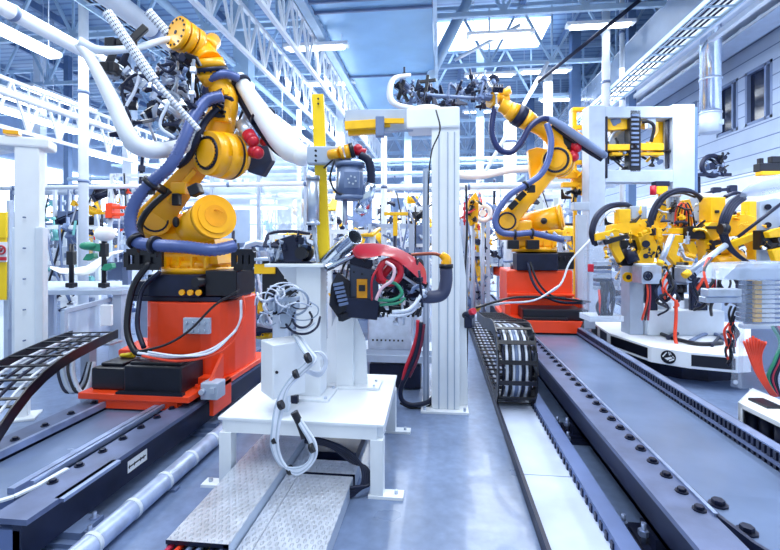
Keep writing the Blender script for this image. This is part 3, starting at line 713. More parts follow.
# elbow
E2 = p(238, 150, .05); ax = (E2-E).normalized(); axf = (Vector((.42, .91, .03))).normalized()
A0 = p(207, 153, -.54)
mb = MB(); mb.cyl(A0, A0+axf*.12, .21, .225, n=40); mb.cyl(A0+axf*.12, A0+axf*.24, .225, .235, n=40); mb.cyl(A0+axf*.275, A0+axf*.38, .235, .18, n=40)
mb.cyl(A0-axf*.02, A0, .13, n=30)
part('elbow_housing', mb, YEL, r1)
mb = MB(); mb.ring(A0, axf, .15, .014, 32, 8); mb.bolts(A0, -axf, .15, 26, .011, .02); mb.cyl(A0+axf*.24, A0+axf*.275, .228, n=40); mb.bolts(A0+axf*.3, -axf, .0, 1, .001, .001); part('elbow_bearing', mb, NAVY, r1)
# forearm going up, turning to the wrist
pts = [p(212, 145, -.2), p(219, 124, -.25), p(225, 103, -.3), p(219, 84, -.33), p(212, 70, -.36)]
mb = MB(); rod_arm(mb, pts, [.2, .16, .13, .12, .12])
mb.box(p(222, 116, -.34), (.18, .16, .16), None, .03); mb.box(p(232, 100, -.28), (.1, .1, .12), None, .02)
part('forearm', mb, YEL, r1)
W0 = p(213, 80, -.36); W1 = p(209, 63, -.42)
mb = MB(); wd = (W1-W0).normalized(); mb.cyl(W0-wd*.06, W0+wd*.08, .1, .15, n=30); mb.cyl(W0+wd*.12, W0+wd*.2, .155, .14, n=30); part('wrist_bell', mb, YEL, r1)
for k_ in range(9): piece(('bracket', 'valve_block', 'clamp_jaw')[k_ % 3], p(214+k_*1.6, 92+(k_*7) % 24, -.46), random.Random(k_+40), .7, r1, mats=(BLK, YEL, NAVY)[k_ % 3])
mb = MB(); mb.cyl(W0+wd*.08, W0+wd*.12, .165, n=30); mb.bolts(W0+wd*.08, -wd, .15, 16, .01, .012); part('wrist_ring', mb, NAVY, r1)
mb = MB(); rod_arm(mb, [p(209, 62, -.42), p(203, 53, -.4), p(196, 46, -.4)], [.13, .12, .12]); mb.cyl(p(206, 47, -.4), p(213, 41, -.2), .08, n=20); part('wrist_knuckle', mb, YEL, r1)
H0 = p(197, 45, -.42); hx = Vector((-.42, -.9, .16)).normalized()
mb = MB(); mb.cyl(H0, H0+hx*.07, .15, n=36); mb.cyl(H0+hx*.09, H0+hx*.16, .155, n=36); mb.cyl(H0+hx*.18, H0+hx*.23, .16, n=36); part('tool_flange', mb, YEL, r1)
mb = MB(); mb.cyl(H0+hx*.07, H0+hx*.09, .13, n=30); mb.cyl(H0+hx*.16, H0+hx*.18, .13, n=30); mb.bolts(H0+hx*.23, hx, .13, 14, .012, .008); mb.cyl(H0+hx*.23, H0+hx*.235, .02, n=10); part('flange_screws', mb, NAVY, r1)
# motors on the elbow
mb = MB(); mb.cyl(p(240, 138, .0), p(253, 110, .05), .075, n=20); mb.cyl(p(243, 125, -.1), p(247, 142, -.14), .07, n=20); part('servo_motor', mb, SLV, r1)
for a, b, r in (((241, 124, -.3), (253, 141, -.42), .062), ((246, 148, -.3), (258, 153, -.42), .062), ((258, 142, -.1), (267, 141, -.2), .045)):
    a_ = p(*a); b_ = p(*b); m_ = a_.lerp(b_, .62); mb = MB(); mb.cyl(a_, m_, r*.95, n=20); part('servo_motor', mb, SLV, r1)
    mb = MB(); mb.cyl(m_, b_, r*1.1, r, n=20); mb.sph(b_, r*.98, 14); part('motor_cap', mb, RED, r1, 'crimson motor end cap')
mb = MB(); mb.prism([p(238, 150, -.1), p(248, 172, -.12), p(262, 176, .0), p(272, 160, .05), p(266, 140, .05), p(250, 134, -.05)], (.0, .12, 0), .01); mb.box(p(246, 120, .1), (.12, .15, .4), Matrix.Rotation(.4, 3, 'Y'), .02); mb.box(p(228, 92, -.2), (.16, .14, .16), None, .02); part('motor_bracket', mb, NAVY, r1)
# white dress-pack tube
mb = MB(); mb.tube([p(238, 77, -.25), p(250, 96, -.28), p(264, 117, -.32), p(279, 137, -.36), p(291, 149, -.4), p(301, 155, -.42)], [.07, .082, .1, .122, .13, .1], n=24, sub=6); mb.sph(p(301, 155, -.42), .11, 18); part('dress_pack_sleeve', mb, WHT, r1)
mb = MB(); mb.tube([p(233, 82, -.2), p(246, 108, -.2), p(262, 132, -.22), p(280, 152, -.25), p(300, 158, -.38)], .045, n=12); part('sleeve_rail', mb, NAVY, r1)
mb = MB()
for k, (x, y) in enumerate(((240, 82), (262, 116))): q = p(x, y, -.26); mb.cyl(q, q+(p(245, 90, -.27)-p(240, 82, -.25)).normalized()*.03, .105+.03*k, n=24)
part('sleeve_band', mb, NAVY, r1)
# blue hose
hp = [p(223, 96, -.55), p(206, 101, -.6), p(193, 118, -.68), p(183, 142, -.75), p(170, 166, -.8), p(151, 183, -.8), p(136, 201, -.8), p(130, 222, -.8), p(136, 241, -.82), p(155, 245, -.9), p(185, 247, -.98), p(213, 250, -1.0), p(234, 246, -.85)]
mb = MB(); mb.tube(hp, .057, n=16, sub=14, ridge=.14, step=.018); hs = part('dress_hose', mb, HOSE, r1)
mb = MB(); mb.tube([p(205, 92, -.3), p(212, 78, -.45), p(225, 74, -.45), p(238, 78, -.35)], .045, n=14, sub=10, ridge=.1, step=.014); part('dress_hose', mb, HOSE, r1)
mb = MB(); mb.tube([p(218, 108, -.45), p(205, 122, -.5), p(197, 140, -.55), p(188, 158, -.5), p(178, 166, -.45)], .035, n=12, sub=8, ridge=.08, step=.014); part('side_hose', mb, NAVY, r1)
mb = MB(); mb.tube([p(170, 190, -.5), p(150, 208, -.55), p(140, 225, -.55), p(142, 240, -.6)], .03, n=10); part('side_hose', mb, BLK, r1)
for i, r_ in ((5, .058), (9, .058)):
    clamp_band(r1, hp[i], hp[i+1]-hp[i-1], .062)
clamp_band(r1, hp[8], hp[9]-hp[7], .062)
mb = MB(); mb.prism([p(186, 187, -.6), p(196, 182, -.6), p(200, 192, -.6), p(190, 197, -.6)], (0, .1, 0), .01); mb.beam(p(152, 183, -.75), p(166, 192, -.5), .05, .06); part('hose_holder', mb, BLK, r1)
# black side brackets
for x0, x1, dd in ((127, 160, -.5), (234, 253, -.35)):
    mb = MB(); a = p(x0, 252, dd); b = p(x1, 267, dd)
    mb.beam(Vector((a.x, a.y, a.z)), Vector((b.x, b.y, a.z)), .03, .06); mb.beam(Vector((a.x, a.y, b.z)), Vector((b.x, b.y, b.z)), .03, .06)
    n = 3
    for k in range(n+1): q = a.lerp(b, k/n); mb.beam(Vector((q.x, q.y, a.z)), Vector((q.x, q.y, b.z)), .05, .03)
    mb.b2((min(a.x, b.x)+.03, a.y+.03, b.z), (max(a.x, b.x), a.y+.1, a.z)); part('cable_bracket', mb, BLK, r1)
# loose cables on the pedestal
for pts, r_, m in (([(150, 262, -.5), (134, 285, -.55), (128, 312, -.6), (128, 335, -.65), (136, 352, -.7), (150, 352, -.75)], .03, BLK),
                   ([(160, 272, -.5), (143, 288, -.5), (138, 312, -.6), (138, 330, -.65), (144, 348, -.7)], .022, NAVY),
                   ([(240, 290, -.62), (215, 305, -.7), (190, 330, -.78), (165, 345, -.82), (136, 352, -.8)], .011, BLK),
                   ([(138, 353, -.85), (170, 357, -.9), (205, 352, -.82), (228, 338, -.72), (240, 322, -.66), (241, 300, -.62)], .013, WCAB),
                   ([(142, 356, -.88), (176, 361, -.92), (210, 356, -.84), (232, 342, -.72), (245, 312, -.66), (243, 296, -.6)], .011, REDC),
                   ([(148, 352, -.9), (180, 356, -.93), (212, 352, -.84), (236, 330, -.72)], .011, WCAB)):
    mb = MB(); mb.tube([p(*q) for q in pts], r_, n=8); part('cable', mb, m, r1)
# ---- gripper held overhead
gr = thing('gripper_frame', 'g', 'g', p(150, 90, 0)); del gr['label']; del gr['category']
gr.parent = r1; gr.location = p(150, 90, 0)-r1.location
def gpart(n_, mb_, m_):                                                    # sub-part of the gripper
    return part(n_, mb_, m_, gr)
mb = MB(); mb.tube([p(78, 44, -1.2), p(92, 62, -1.15), p(112, 100, -1.1), p(128, 135, -1.05), p(140, 147, -.95), p(165, 150, -.7), p(192, 142, -.5), p(200, 128, -.45)], [.03, .045, .06, .07, .08, .075, .07, .06], n=16, sub=7); gpart('frame_tube', mb, WHT)
mb = MB(); mb.tube([p(78, 42, -1.2), p(100, 50, -1.1), p(135, 48, -.9), p(165, 40, -.6), p(188, 40, -.4)], [.05, .035, .03, .03, .03], n=12); mb.prism([p(77, 40, -1.2), p(97, 56, -1.15), p(88, 58, -1.2)], (0, .05, 0), .008); gpart('frame_tube', mb, WHT2)
def perf_bar(a, b, r):
    mb = MB(); a = Vector(a); b = Vector(b); mb.cyl(a, b, r, n=8, sm=False); o = None
    uvl = mb.b.loops.layers.uv.new('holes'); L = (b-a).length; ax = (b-a).normalized(); u = ax.orthogonal().normalized(); v = ax.cross(u)
    for f in mb.b.faces:
        cu = f.calc_center_median()-a; ang0 = math.atan2(cu.dot(v), cu.dot(u))
        for l in f.loops:
            q = l.vert.co-a; ang = math.atan2(q.dot(v), q.dot(u))
            while ang-ang0 > math.pi: ang -= 2*math.pi
            while ang-ang0 < -math.pi: ang += 2*math.pi
            l[uvl].uv = (q.dot(ax)/.03+.5*(0), ang/(2*math.pi)*16)
    return mb
gpart('drilled_bar', perf_bar(p(107, 12, -1.25), p(154, 80, -1.1), .042), PERF)
gpart('drilled_bar', perf_bar(p(154, 80, -1.1), p(199, 130, -.95), .024), PERF)
gpart('drilled_bar', perf_bar(p(148, 11, -.6), p(180, 47, -.45), .045), PERF)
rnd = random.Random(11)
for a, b in (((107, 68), (118, 42)), ((112, 44), (132, 40)), ((130, 42), (146, 27)), ((112, 68), (120, 74))):
    mb = MB(); mb.beam(p(a[0], a[1], -.95), p(b[0], b[1], -.9), .055, .06, bev=.008); mb.box(p(a[0], a[1], -.95), (.09, .08, .09), None, .01); gpart('clamp_arm', mb, BLK)
for k in range(92):
    t = rnd.random(); w_ = rnd.random()
    x = 118+t*85; y = 58+ (w_)*82
    if k % 3 == 0: x, y = rnd.uniform(155, 215), rnd.uniform(55, 115)
    if x < 135 and y < 75: y += 35
    if x > 195 and y < 72: x -= 25
    o = piece(KINDS[k % 9], p(x, y, rnd.uniform(-.75, .45)), rnd, rnd.uniform(.7, 1.4), r1, mats=(None if k % 4 == 0 else rnd.choice((NAVY, NAVY, BLK, GRY2, GRY)))); o.parent = gr; o.location -= gr.location-Vector((0, 0, 0)) if False else Vector((0, 0, 0)); 
    o.location = r1.location-(r1.location+gr.location)
for k in range(6):
    x, y = rnd.uniform(95, 135), rnd.uniform(60, 78)
    o = piece(KINDS[k], p(x, y, -.6), rnd, 1.1, r1); o.parent = gr; o.location = -gr.location
for pts in ([(140, 72), (135, 90), (125, 108), (120, 122)], [(160, 66), (175, 64), (168, 72), (158, 64)], [(150, 80), (135, 75), (122, 90), (130, 118)], [(170, 100), (160, 125), (175, 138)]):
    mb = MB(); mb.tube([p(x, y, -.8) for x, y in pts], .014, n=8); gpart('air_line', mb, rnd.choice((WCAB, NAVY)))

# ---------------------------------------------------------------- right robot
d = 7.87; p = pt(d); base = P(534, 319, d); BX, BY = base.x, base.y
r2 = thing('industrial_robot', 'yellow robot at right centre on its orange carriage, arm raised over the aisle', 'robot', (BX, BY, RT_Z))
zt, zb = 1.30, RT_Z+.07
mb = MB(); mb.b2((BX-.53, BY-.45, zb), (BX+.53, BY+.5, zt), .03); mb.b2((BX-.53, BY-.55, zt-.42), (BX+.53, BY-.44, zt-.38), .01); part('pedestal', mb, ORG, r2)
mb = MB(); mb.b2((BX-.6, BY-.8, zb), (BX+.6, BY+.6, zb+.07), .008); mb.b2((BX-.48, BY-1.05, zb-.05), (BX+.48, BY-.75, zb+.03), .008); mb.prism([(BX-.42, BY-1.08, zb-.1), (BX+.42, BY-1.08, zb-.1), (BX+.5, BY-1.08, zb+.08), (BX-.5, BY-1.08, zb+.08)], (0, .04, 0), .006)
part('carriage_plate', mb, ORG, r2)
mb = MB(); mb.b2((BX-.36, BY-.95, zb+.07), (BX+.62, BY-.48, zb+.24), .02); mb.b2((BX-.36, BY-1.0, zb+.05), (BX+.3, BY-.95, zb+.12), .01); part('drive_cover', mb, BLK, r2)
for sx in (-1, 1):
    mb = MB(); mb.b2((BX+sx*.55, BY-.95, zb-.05), (BX+sx*.72, BY-.7, zb+.12), .01); part('rail_lubricator', mb, GRY, r2)
mb = MB(); mb.b2((BX-.62, BY-.9, zb+.1), (BX-.54, BY-.5, zb+.3), .01); mb.b2((BX+.54, BY-.7, zb+.0), (BX+.62, BY-.4, zb+.35), .01); part('side_gusset', mb, ORG, r2)
mb = MB(); mb.cyl((BX, BY, zt), (BX, BY, zt+.1), .4, n=30); mb.b2((BX-.38, BY-.52, zt+.0), (BX+.28, BY-.1, zt+.28), .015); part('foot_casting', mb, NAVY, r2)
mb = MB(); mb.b2((BX+.28, BY-.45, zt+.02), (BX+.55, BY-.05, zt+.3), .01)
for k in range(3): mb.cyl((BX+.33+.08*k, BY-.45, zt+.2), (BX+.33+.08*k, BY-.5, zt+.2), .03, n=10)
part('terminal_box', mb, BLK, r2)
zy = zt+.28
mb = MB(); mb.cyl((BX, BY, zy+.02), (BX, BY, zy+.1), .38, n=36); mb.bolts((BX, BY, zy+.1), UP, .35, 18, .014, .02); mb.b2((BX-.36, BY-.3, zy+.1), (BX+.32, BY+.3, zy+.3), .03)
for k in range(5): mb.b2((BX-.33+.14*k, BY-.36, zy+.08), (BX-.31+.14*k, BY-.2, zy+.2))
part('turning_base', mb, YEL, r2)
mb = MB(); mb.cyl((BX, BY, zt+.1), (BX, BY, zy+.02), .31, n=30); part('slew_bearing', mb, BLK, r2)
mb = MB(); a, b = p(520, 224, .0), p(562, 217, -.3); ax = (b-a).normalized(); mb.cyl(a, b, .17, .2, n=30); mb.cyl(b-ax*.05, b, .22, n=30); mb.cyl(b, b+ax*.02, .17, n=30); part('barrel_motor', mb, YEL, r2)
mb = MB(); mb.sph(p(544, 221, -.42), .055, 12); part('lifting_plug', mb, BLK, r2)
S = p(507, 222, -.3); E = p(557, 160, -.3); face = Vector((-.15, -.97, .1)).normalized()
mb = MB(); mb.cyl(S-face*.3, S+face*.1, .19, n=32); mb.bolts(S+face*.1, face, .16, 16, .014, .015); mb.box(S+Vector((.16, .15, -.12)), (.5, .4, .3), None, .04); part('shoulder_housing', mb, YEL, r2)
mb = MB(); mb.ring(S+face*.11, face, .14, .016); part('shoulder_cover', mb, NAVY, r2)
mb = MB(); cast_arm(mb, S, E, .17, .18, .2, face); part('lower_arm', mb, YEL, r2)
mb = MB(); mb.prism([p(531, 178, -.2), p(528, 150, -.2), p(537, 147, -.2), p(553, 150, -.2), p(545, 180, -.2)], (0, .16, 0), .015); mb.prism([p(500, 240, -.3), p(496, 232, -.3), p(500, 215, -.3), p(515, 240, -.3)], (0, .2, 0), .02); part('arm_web', mb, YEL, r2)
for (x, y) in ((513, 205), (521, 196)):
    mb = MB(); mb.box(p(x, y, -.5), (.16, .08, .1), Matrix.Rotation(-.8, 3, 'Y'), .012); part('arm_bracket', mb, BLK, r2)
A0 = p(556, 160, -.5); axf = Vector((.35, .93, .05)).normalized()
mb = MB(); mb.cyl(A0, A0+axf*.2, .24, n=36); mb.cyl(A0+axf*.24, A0+axf*.5, .25, n=36); mb.cyl(A0-axf*.02, A0, .13, n=28); mb.box(p(569, 140, -.1), (.3, .3, .35), Matrix.Rotation(.6, 3, 'Y'), .05); part('elbow_housing', mb, YEL, r2)
mb = MB(); mb.ring(A0, axf, .19, .02, 30); mb.bolts(A0, -axf, .19, 22, .014, .03); mb.cyl(A0+axf*.2, A0+axf*.24, .235, n=36); part('elbow_bearing', mb, NAVY, r2)
mb = MB(); rod_arm(mb, [p(562, 148, -.2), p(552, 136, -.25), p(541, 128, -.3), p(528, 121, -.35)], [.2, .15, .13, .14]); mb.box(p(560, 133, -.2), (.3, .2, .14), Matrix.Rotation(.6, 3, 'Y'), .04); part('forearm', mb, YEL, r2)
a, b = p(528, 121, -.35), p(516, 114, -.38); ax = (b-a).normalized()
mb = MB(); mb.cyl(a-ax*.06, a+ax*.1, .15, .17, n=28); mb.cyl(b+ax*.02, b+ax*.16, .165, .13, n=28); part('wrist_bell', mb, YEL, r2)
mb = MB(); mb.cyl(a+ax*.1, b+ax*.02, .18, n=28); part('wrist_ring', mb, NAVY, r2)
mb = MB(); rod_arm(mb, [p(510, 110, -.38), p(504, 106, -.38), p(500, 104, -.38)], [.13, .12, .13]); mb.cyl(p(498, 100, -.4), p(508, 97, -.4), .09, n=20); part('wrist_knuckle', mb, YEL, r2)
mb = MB(); mb.cyl(p(507, 97, -.4), p(503, 91, -.4), .1, .13, n=24); mb.cyl(p(495, 100, -.42), p(490, 99, -.45), .14, n=24); part('tool_flange', mb, YEL, r2)
mb = MB(); mb.cyl(p(566, 135, -.3), p(578, 148, -.35), .1, n=20); mb.box(p(566, 142, -.3), (.25, .2, .2), Matrix.Rotation(.7, 3, 'Y'), .03); part('motor_bracket', mb, BLK, r2)
for x, y in ((577, 148), (574, 157)):
    mb = MB(); mb.cyl(p(x-3, y-3, -.35), p(x, y, -.42), .085, n=18); mb.sph(p(x, y, -.42), .08, 12); part('motor_cap', mb, RED, r2, 'crimson motor end cap')
mb = MB(); mb.tube([p(547, 118, -.45), p(560, 125, -.48), p(583, 141, -.52), p(604, 155, -.55)], [.055, .065, .07, .06], n=18); mb.sph(p(604, 155, -.55), .06); part('dress_pack_sleeve', mb, GRY2, r2)
mb = MB(); mb.tube([p(552, 125, -.4), p(583, 148, -.45), p(602, 160, -.5)], .035, n=10); part('sleeve_rail', mb, NAVY, r2)
hp = [p(547, 124, -.6), p(551, 140, -.65), p(549, 158, -.68), p(541, 174, -.7), p(526, 185, -.72), p(510, 195, -.72), p(499, 209, -.72), p(495, 222, -.72), p(501, 232, -.74), p(515, 234, -.78), p(532, 233, -.8), p(550, 237, -.78), p(563, 240, -.72)]
mb = MB(); mb.tube(hp, .052, n=14, sub=12, ridge=.1, step=.02); part('dress_hose', mb, HOSE, r2)
mb = MB(); mb.tube([p(497, 102, -.45), p(493, 116, -.5), p(492, 134, -.5), p(499, 149, -.5), p(511, 152, -.5), p(521, 142, -.5), p(530, 127, -.5), p(541, 119, -.48), p(549, 119, -.46)], .052, n=14, sub=12, ridge=.12, step=.022); part('dress_hose', mb, mat('navy_hose', (26, 40, 92), .35), r2)
for i in (4, 9, 10): clamp_band(r2, hp[i], hp[i+1]-hp[i-1], .056)
mb = MB(); mb.box(p(531, 189, -.65), (.12, .1, .12), None, .01); part('hose_holder', mb, BLK, r2)
mb = MB(); a = p(508, 243, -.5); mb.b2((a.x, a.y, a.z-.1), (a.x+.18, a.y+.15, a.z+.05), .01); a = p(527, 243, -.5); mb.b2((a.x, a.y, a.z-.1), (a.x+.2, a.y+.15, a.z+.05), .01); part('cable_bracket', mb, BLK, r2)
for pts, r_, m in (([(528, 262, -.6), (532, 280, -.7), (542, 294, -.8), (560, 302, -.85), (585, 303, -.8)], .022, NAVY), ([(530, 262, -.6), (538, 282, -.72), (552, 296, -.8), (575, 300, -.85), (590, 302, -.7)], .018, BLK),
                   ([(598, 232, -.6), (585, 245, -.7), (570, 262, -.8), (560, 285, -.9), (540, 298, -1)], .016, WCAB), ([(560, 285, -.9), (535, 300, -1.05), (505, 303, -1.1), (480, 306, -1.1)], .016, WCAB),
                   ([(565, 298, -.9), (520, 297, -1.1), (495, 302, -1.15), (476, 308, -1.15)], .018, BLK)):
    mb = MB(); mb.tube([p(*q) for q in pts], r_, n=8); part('cable', mb, m, r2)
g2 = thing('gripper_frame', 'g', 'g', p(450, 95, 0)); del g2['label']; del g2['category']; g2.parent = r2; g2.location = p(450, 95, 0)-r2.location
mb = MB(); mb.tube([p(410, 75, -.6), p(395, 78, -.75), p(390, 88, -.85), p(391, 100, -.85), p(400, 106, -.8), p(420, 110, -.6), p(445, 122, -.4)], [.03, .04, .05, .05, .045, .04, .03], n=12, sub=6); part('frame_tube', mb, WHT, g2)
mb = MB(); mb.tube([p(490, 99, -.45), p(470, 98, -.4), p(440, 96, -.4), p(412, 94, -.5)], .032, n=12); part('centre_beam', mb, GRY2, g2)
for a, b in (((428, 75), (424, 104)), ((436, 80), (420, 82)), ((419, 84), (418, 100)), ((398, 82), (408, 102)), ((404, 80), (398, 100))):
    mb = MB(); mb.beam(p(a[0], a[1], -.6), p(b[0], b[1], -.55), .05, .05, bev=.006); part('clamp_arm', mb, BLK, g2)
rnd = random.Random(4)
for k in range(92):
    x = rnd.choice((rnd.uniform(395, 425), rnd.uniform(425, 452), rnd.uniform(452, 498), rnd.uniform(452, 498))); y = 94+rnd.uniform(-13, 13)+(10 if 425 < x < 452 else 0)-(1 if x > 455 else 0)
    o = piece(KINDS[k % 9], p(x, y, rnd.uniform(-.7, .3)), rnd, rnd.uniform(.9, 1.5), r2, mats=(None if k % 5 == 0 else rnd.choice((GRY2, GRY2, NAVY, NAVY)))); o.parent = g2; o.location = -g2.location  # tooling greyed instead of black, haze put into the colour
# ================================================================ CENTRE: white table, pillars, fixture
TZ = .51
FL, FR, BR = G(218, 417, TZ), G(384, 425, TZ), G(397, 375, TZ); BL = FL+(BR-FR)
tb = thing('steel_table', 'low heavy white steel table standing in the middle foreground', 'table', ((FL+BR)/2).xy.to_3d())
mb = MB(); mb.prism([q-UP*.02 for q in (FL, FR, BR, BL)], (0, 0, .02), .003); part('table_top', mb, WHT, tb)
ux = (FR-FL).normalized(); uy = (BR-FR).normalized()
mb = MB()
c4 = [FL+ux*.05+uy*.05, FR-ux*.05+uy*.05, BR-ux*.05-uy*.05, BL+ux*.05-uy*.05]
for i in range(4): mb.beam(c4[i]-UP*.065, c4[(i+1) % 4]-UP*.065, .08, .09)
part('apron', mb, WHT, tb)
for i, q in enumerate(c4):
    mb = MB(); b_ = Vector((q.x, q.y, .02)); mb.beam(q-UP*.11, b_, .09, .09, up=ux, bev=.004); lg = part('leg', mb, WHT, tb)
    sx = 1 if i in (1, 2) else -1
    f = b_+ux*sx*.06; mb = MB(); mb.beam(f-ux*.12-UP*.01, f+ux*.12-UP*.01, .1, .02); part('foot_plate', mb, WHT, lg)
    mb = MB(); mb.cyl(f+ux*sx*.07, f+ux*sx*.07+UP*.025, .014, n=6); part('anchor_bolt', mb, SLV, lg)
# pillar with the yellow post
def R2(a): return Matrix.Rotation(a, 3, 'Z')
c = G(309, 398, TZ); c1 = c.copy()
pl = thing('mounting_pillar', 'square white pillar on the table with a wide top plate', 'pillar', c)
mb = MB(); mb.b2((c.x-.1, c.y-.02, TZ+.02), (c.x+.1, c.y+.18, 1.56), .006); part('shaft', mb, WHT, pl)
mb = MB(); mb.b2((c.x-.16, c.y-.09, TZ), (c.x+.18, c.y+.24, TZ+.02), .003); part('base_plate', mb, WHT, pl)
for dx, dy in ((-.12, -.06), (.15, -.06), (.15, .2)):
    mb = MB(); mb.cyl((c.x+dx, c.y+dy, TZ+.02), (c.x+dx, c.y+dy, TZ+.035), .014, n=6, sm=False); part('bolt', mb, SLV, pl)
mb = MB(); mb.b2((c.x-.34, c.y-.08, 1.56), (c.x+.14, c.y+.26, 1.585), .004); part('top_plate', mb, WHT, pl)
mb = MB(); mb.prism([(c.x-.1, c.y+.08, 1.56), (c.x-.3, c.y+.08, 1.56), (c.x-.1, c.y+.08, 1.3)], (0, .012, 0)); part('gusset', mb, WHT, pl)
def stuffed(name, lab, cat, origin, n, xr, yr, dr, seed, sc=(.8, 1.2), kinds=KINDS, mats=None, group=None, base=None):
    """a compact assembly of tooling pieces around a picked region"""
    t = thing(name, lab, cat, origin, group); rnd = random.Random(seed)
    for k in range(n):
        piece(kinds[k % len(kinds)], P(rnd.uniform(*xr), rnd.uniform(*yr), rnd.uniform(*dr)), rnd, rnd.uniform(*sc), t, mats=(rnd.choice(mats) if mats else None))
    return t
mo = thing('drive_motor', 'dark grey motor unit lying on the pillar top plate left of the yellow post', 'motor', (c.x-.15, c.y+.08, 1.585))
mb = MB(); mb.cyl((c.x-.3, c.y+.08, 1.66), (c.x-.12, c.y+.08, 1.66), .07, n=20); mb.cyl((c.x-.32, c.y+.08, 1.66), (c.x-.3, c.y+.08, 1.66), .08, n=20); part('motor_body', mb, GRY2, mo)
mb = MB(); mb.prism([(c.x-.2, c.y-.02, 1.6), (c.x-.05, c.y-.02, 1.6), (c.x-.12, c.y-.02, 1.82), (c.x-.24, c.y-.02, 1.78)], (0, .05, 0), .008); mb.b2((c.x-.32, c.y, 1.585), (c.x+.02, c.y+.16, 1.6)); part('gear_bracket', mb, NAVY, mo)
mb = MB(); mb.sph((c.x-.06, c.y+.1, 1.67), .07, 14, (1, 1, 1.1)); mb.cyl((c.x-.06, c.y+.03, 1.67), (c.x-.06, c.y-.03, 1.67), .05, n=16); part('gear_head', mb, BLK, mo)
rnd = random.Random(8)
for k in range(10): piece(KINDS[k % 7], P(rnd.uniform(268, 312), rnd.uniform(238, 256), 3.65), rnd, .8, mo)
# yellow post
yp = thing('tool_post', 'tall flat yellow post with drilled holes near its top rising over the pillar', 'post', P(324, 265, 3.72))
mb = MB(); mb.beam(P(318, 95, 3.72), P(324.5, 265, 3.72), .095, .06, up=FW, bev=.004); part('post', mb, YELP, yp)
for y in (99, 104):
    mb = MB(); q = P(318.3, y, 3.68); mb.cyl(q, q-FW*.012, .008, n=8); part('hole_plug', mb, BLK, yp)
mb = MB(); mb.beam(P(308, 156, 3.66), P(345, 156, 3.66), .1, .14, up=UP, bev=.01); part('cross_plate', mb, GRY, yp)
for y in (151, 156, 161):
    mb = MB(); q = P(316, y, 3.57); mb.cyl(q, q-FW*.02, .01, n=6); part('screw', mb, BLK, yp)
mb = MB(); mb.cyl(P(313, 180, 3.6), P(313, 222, 3.6), .05, n=16); mb.cyl(P(313, 176, 3.6), P(313, 180, 3.6), .056, n=16); mb.cyl(P(313, 222, 3.6), P(313, 225, 3.6), .056, n=16); mb.cyl(P(313, 225, 3.6), P(318, 262, 3.66), .015, n=8); part('lift_cylinder', mb, SLV, yp)
mb = MB(); mb.cyl(P(330, 155, 3.6), P(340, 153, 3.55), .04, n=16); mb.cyl(P(340, 153, 3.55), P(343, 152, 3.55), .055, n=16); mb.cyl(P(345, 152, 3.55), P(350, 151, 3.55), .055, n=18); part('swivel_joint', mb, YEL, yp)
mb = MB(); mb.cyl(P(350, 151, 3.55), P(354, 150, 3.55), .06, n=18); part('joint_cap', mb, BLK, yp)
mb = MB(); mb.cyl(P(354, 151, 3.6), P(366, 153, 3.6), .035, n=12); mb.sph(P(358, 149, 3.6), .04, 10); part('red_coupling', mb, RED, yp)
mb = MB(); mb.cyl(P(350, 166, 3.62), P(350, 198, 3.6), .105, .115, n=24); mb.cyl(P(350, 163, 3.62), P(350, 167, 3.62), .12, n=24); mb.cyl(P(350, 196, 3.6), P(350, 200, 3.6), .12, n=24); mb.box(P(352, 180, 3.5), (.12, .05, .14), None, .01); mb.beam(P(345, 158, 3.62), P(350, 168, 3.62), .08, bev=.005); part('spindle_motor', mb, GRY2, yp)
mb = MB(); mb.cyl(P(340, 172, 3.55), P(340, 194, 3.55), .02, n=10); mb.bolts(P(352, 180, 3.46), -FW, .03, 6, .008, .008); part('motor_ribs', mb, SLV, yp)
mb = MB(); mb.tube([P(360, 155, 3.58), P(368, 160, 3.58), P(371, 172, 3.58), P(371, 184, 3.58)], .035, n=14, sub=8, ridge=.1, step=.012); part('flex_hose', mb, NAVY, yp)
mb = MB(); mb.cyl(P(371, 184, 3.58), P(363, 208, 3.58), .05, .055, n=20); mb.cyl(P(363, 208, 3.58), P(358, 214, 3.58), .06, .04, n=20); part('nozzle', mb, CHR, yp)
mb = MB(); mb.cyl(P(345, 200, 3.6), P(345, 225, 3.6), .02, n=10); part('nozzle_rod', mb, SLV, yp)
mb = MB(); mb.tube([P(324, 168, 3.6), P(334, 160, 3.5), P(330, 178, 3.5), P(336, 192, 3.5), P(346, 195, 3.5)], .008, n=6); part('cable', mb, BLK, yp)
# chrome extraction tubes
for (a, b, r, lb) in (((324, 264, 3.75), (355, 237, 3.4), .062, 'shiny short tube with an open black mouth between the yellow post and the red panel'), ((326, 268, 3.6), (358, 252, 3.7), .032, 'thin shiny tube under the wide open tube')):
    mb = MB(); a = P(*a); b = P(*b); mb.cyl(a, b, r, n=28, cap=False); mb.cyl(a, b, r*.9, n=28, cap=False); ax = (b-a).normalized()
    mb.ring(b, ax, r*.95, r*.06, 28); mb.cyl(a+ax*.05, a+ax*.06, r*1.05, n=28, cap=False); mb.cyl(a+(b-a)*.6, a+(b-a)*.62, r*1.05, n=28, cap=False)
    mb.m = 1; mb.cyl(b-ax*.05, b-ax*.045, r*.9, n=28)
    tag(part('extraction_tube', mb, [CHR, BLK]), lb, 'tube')
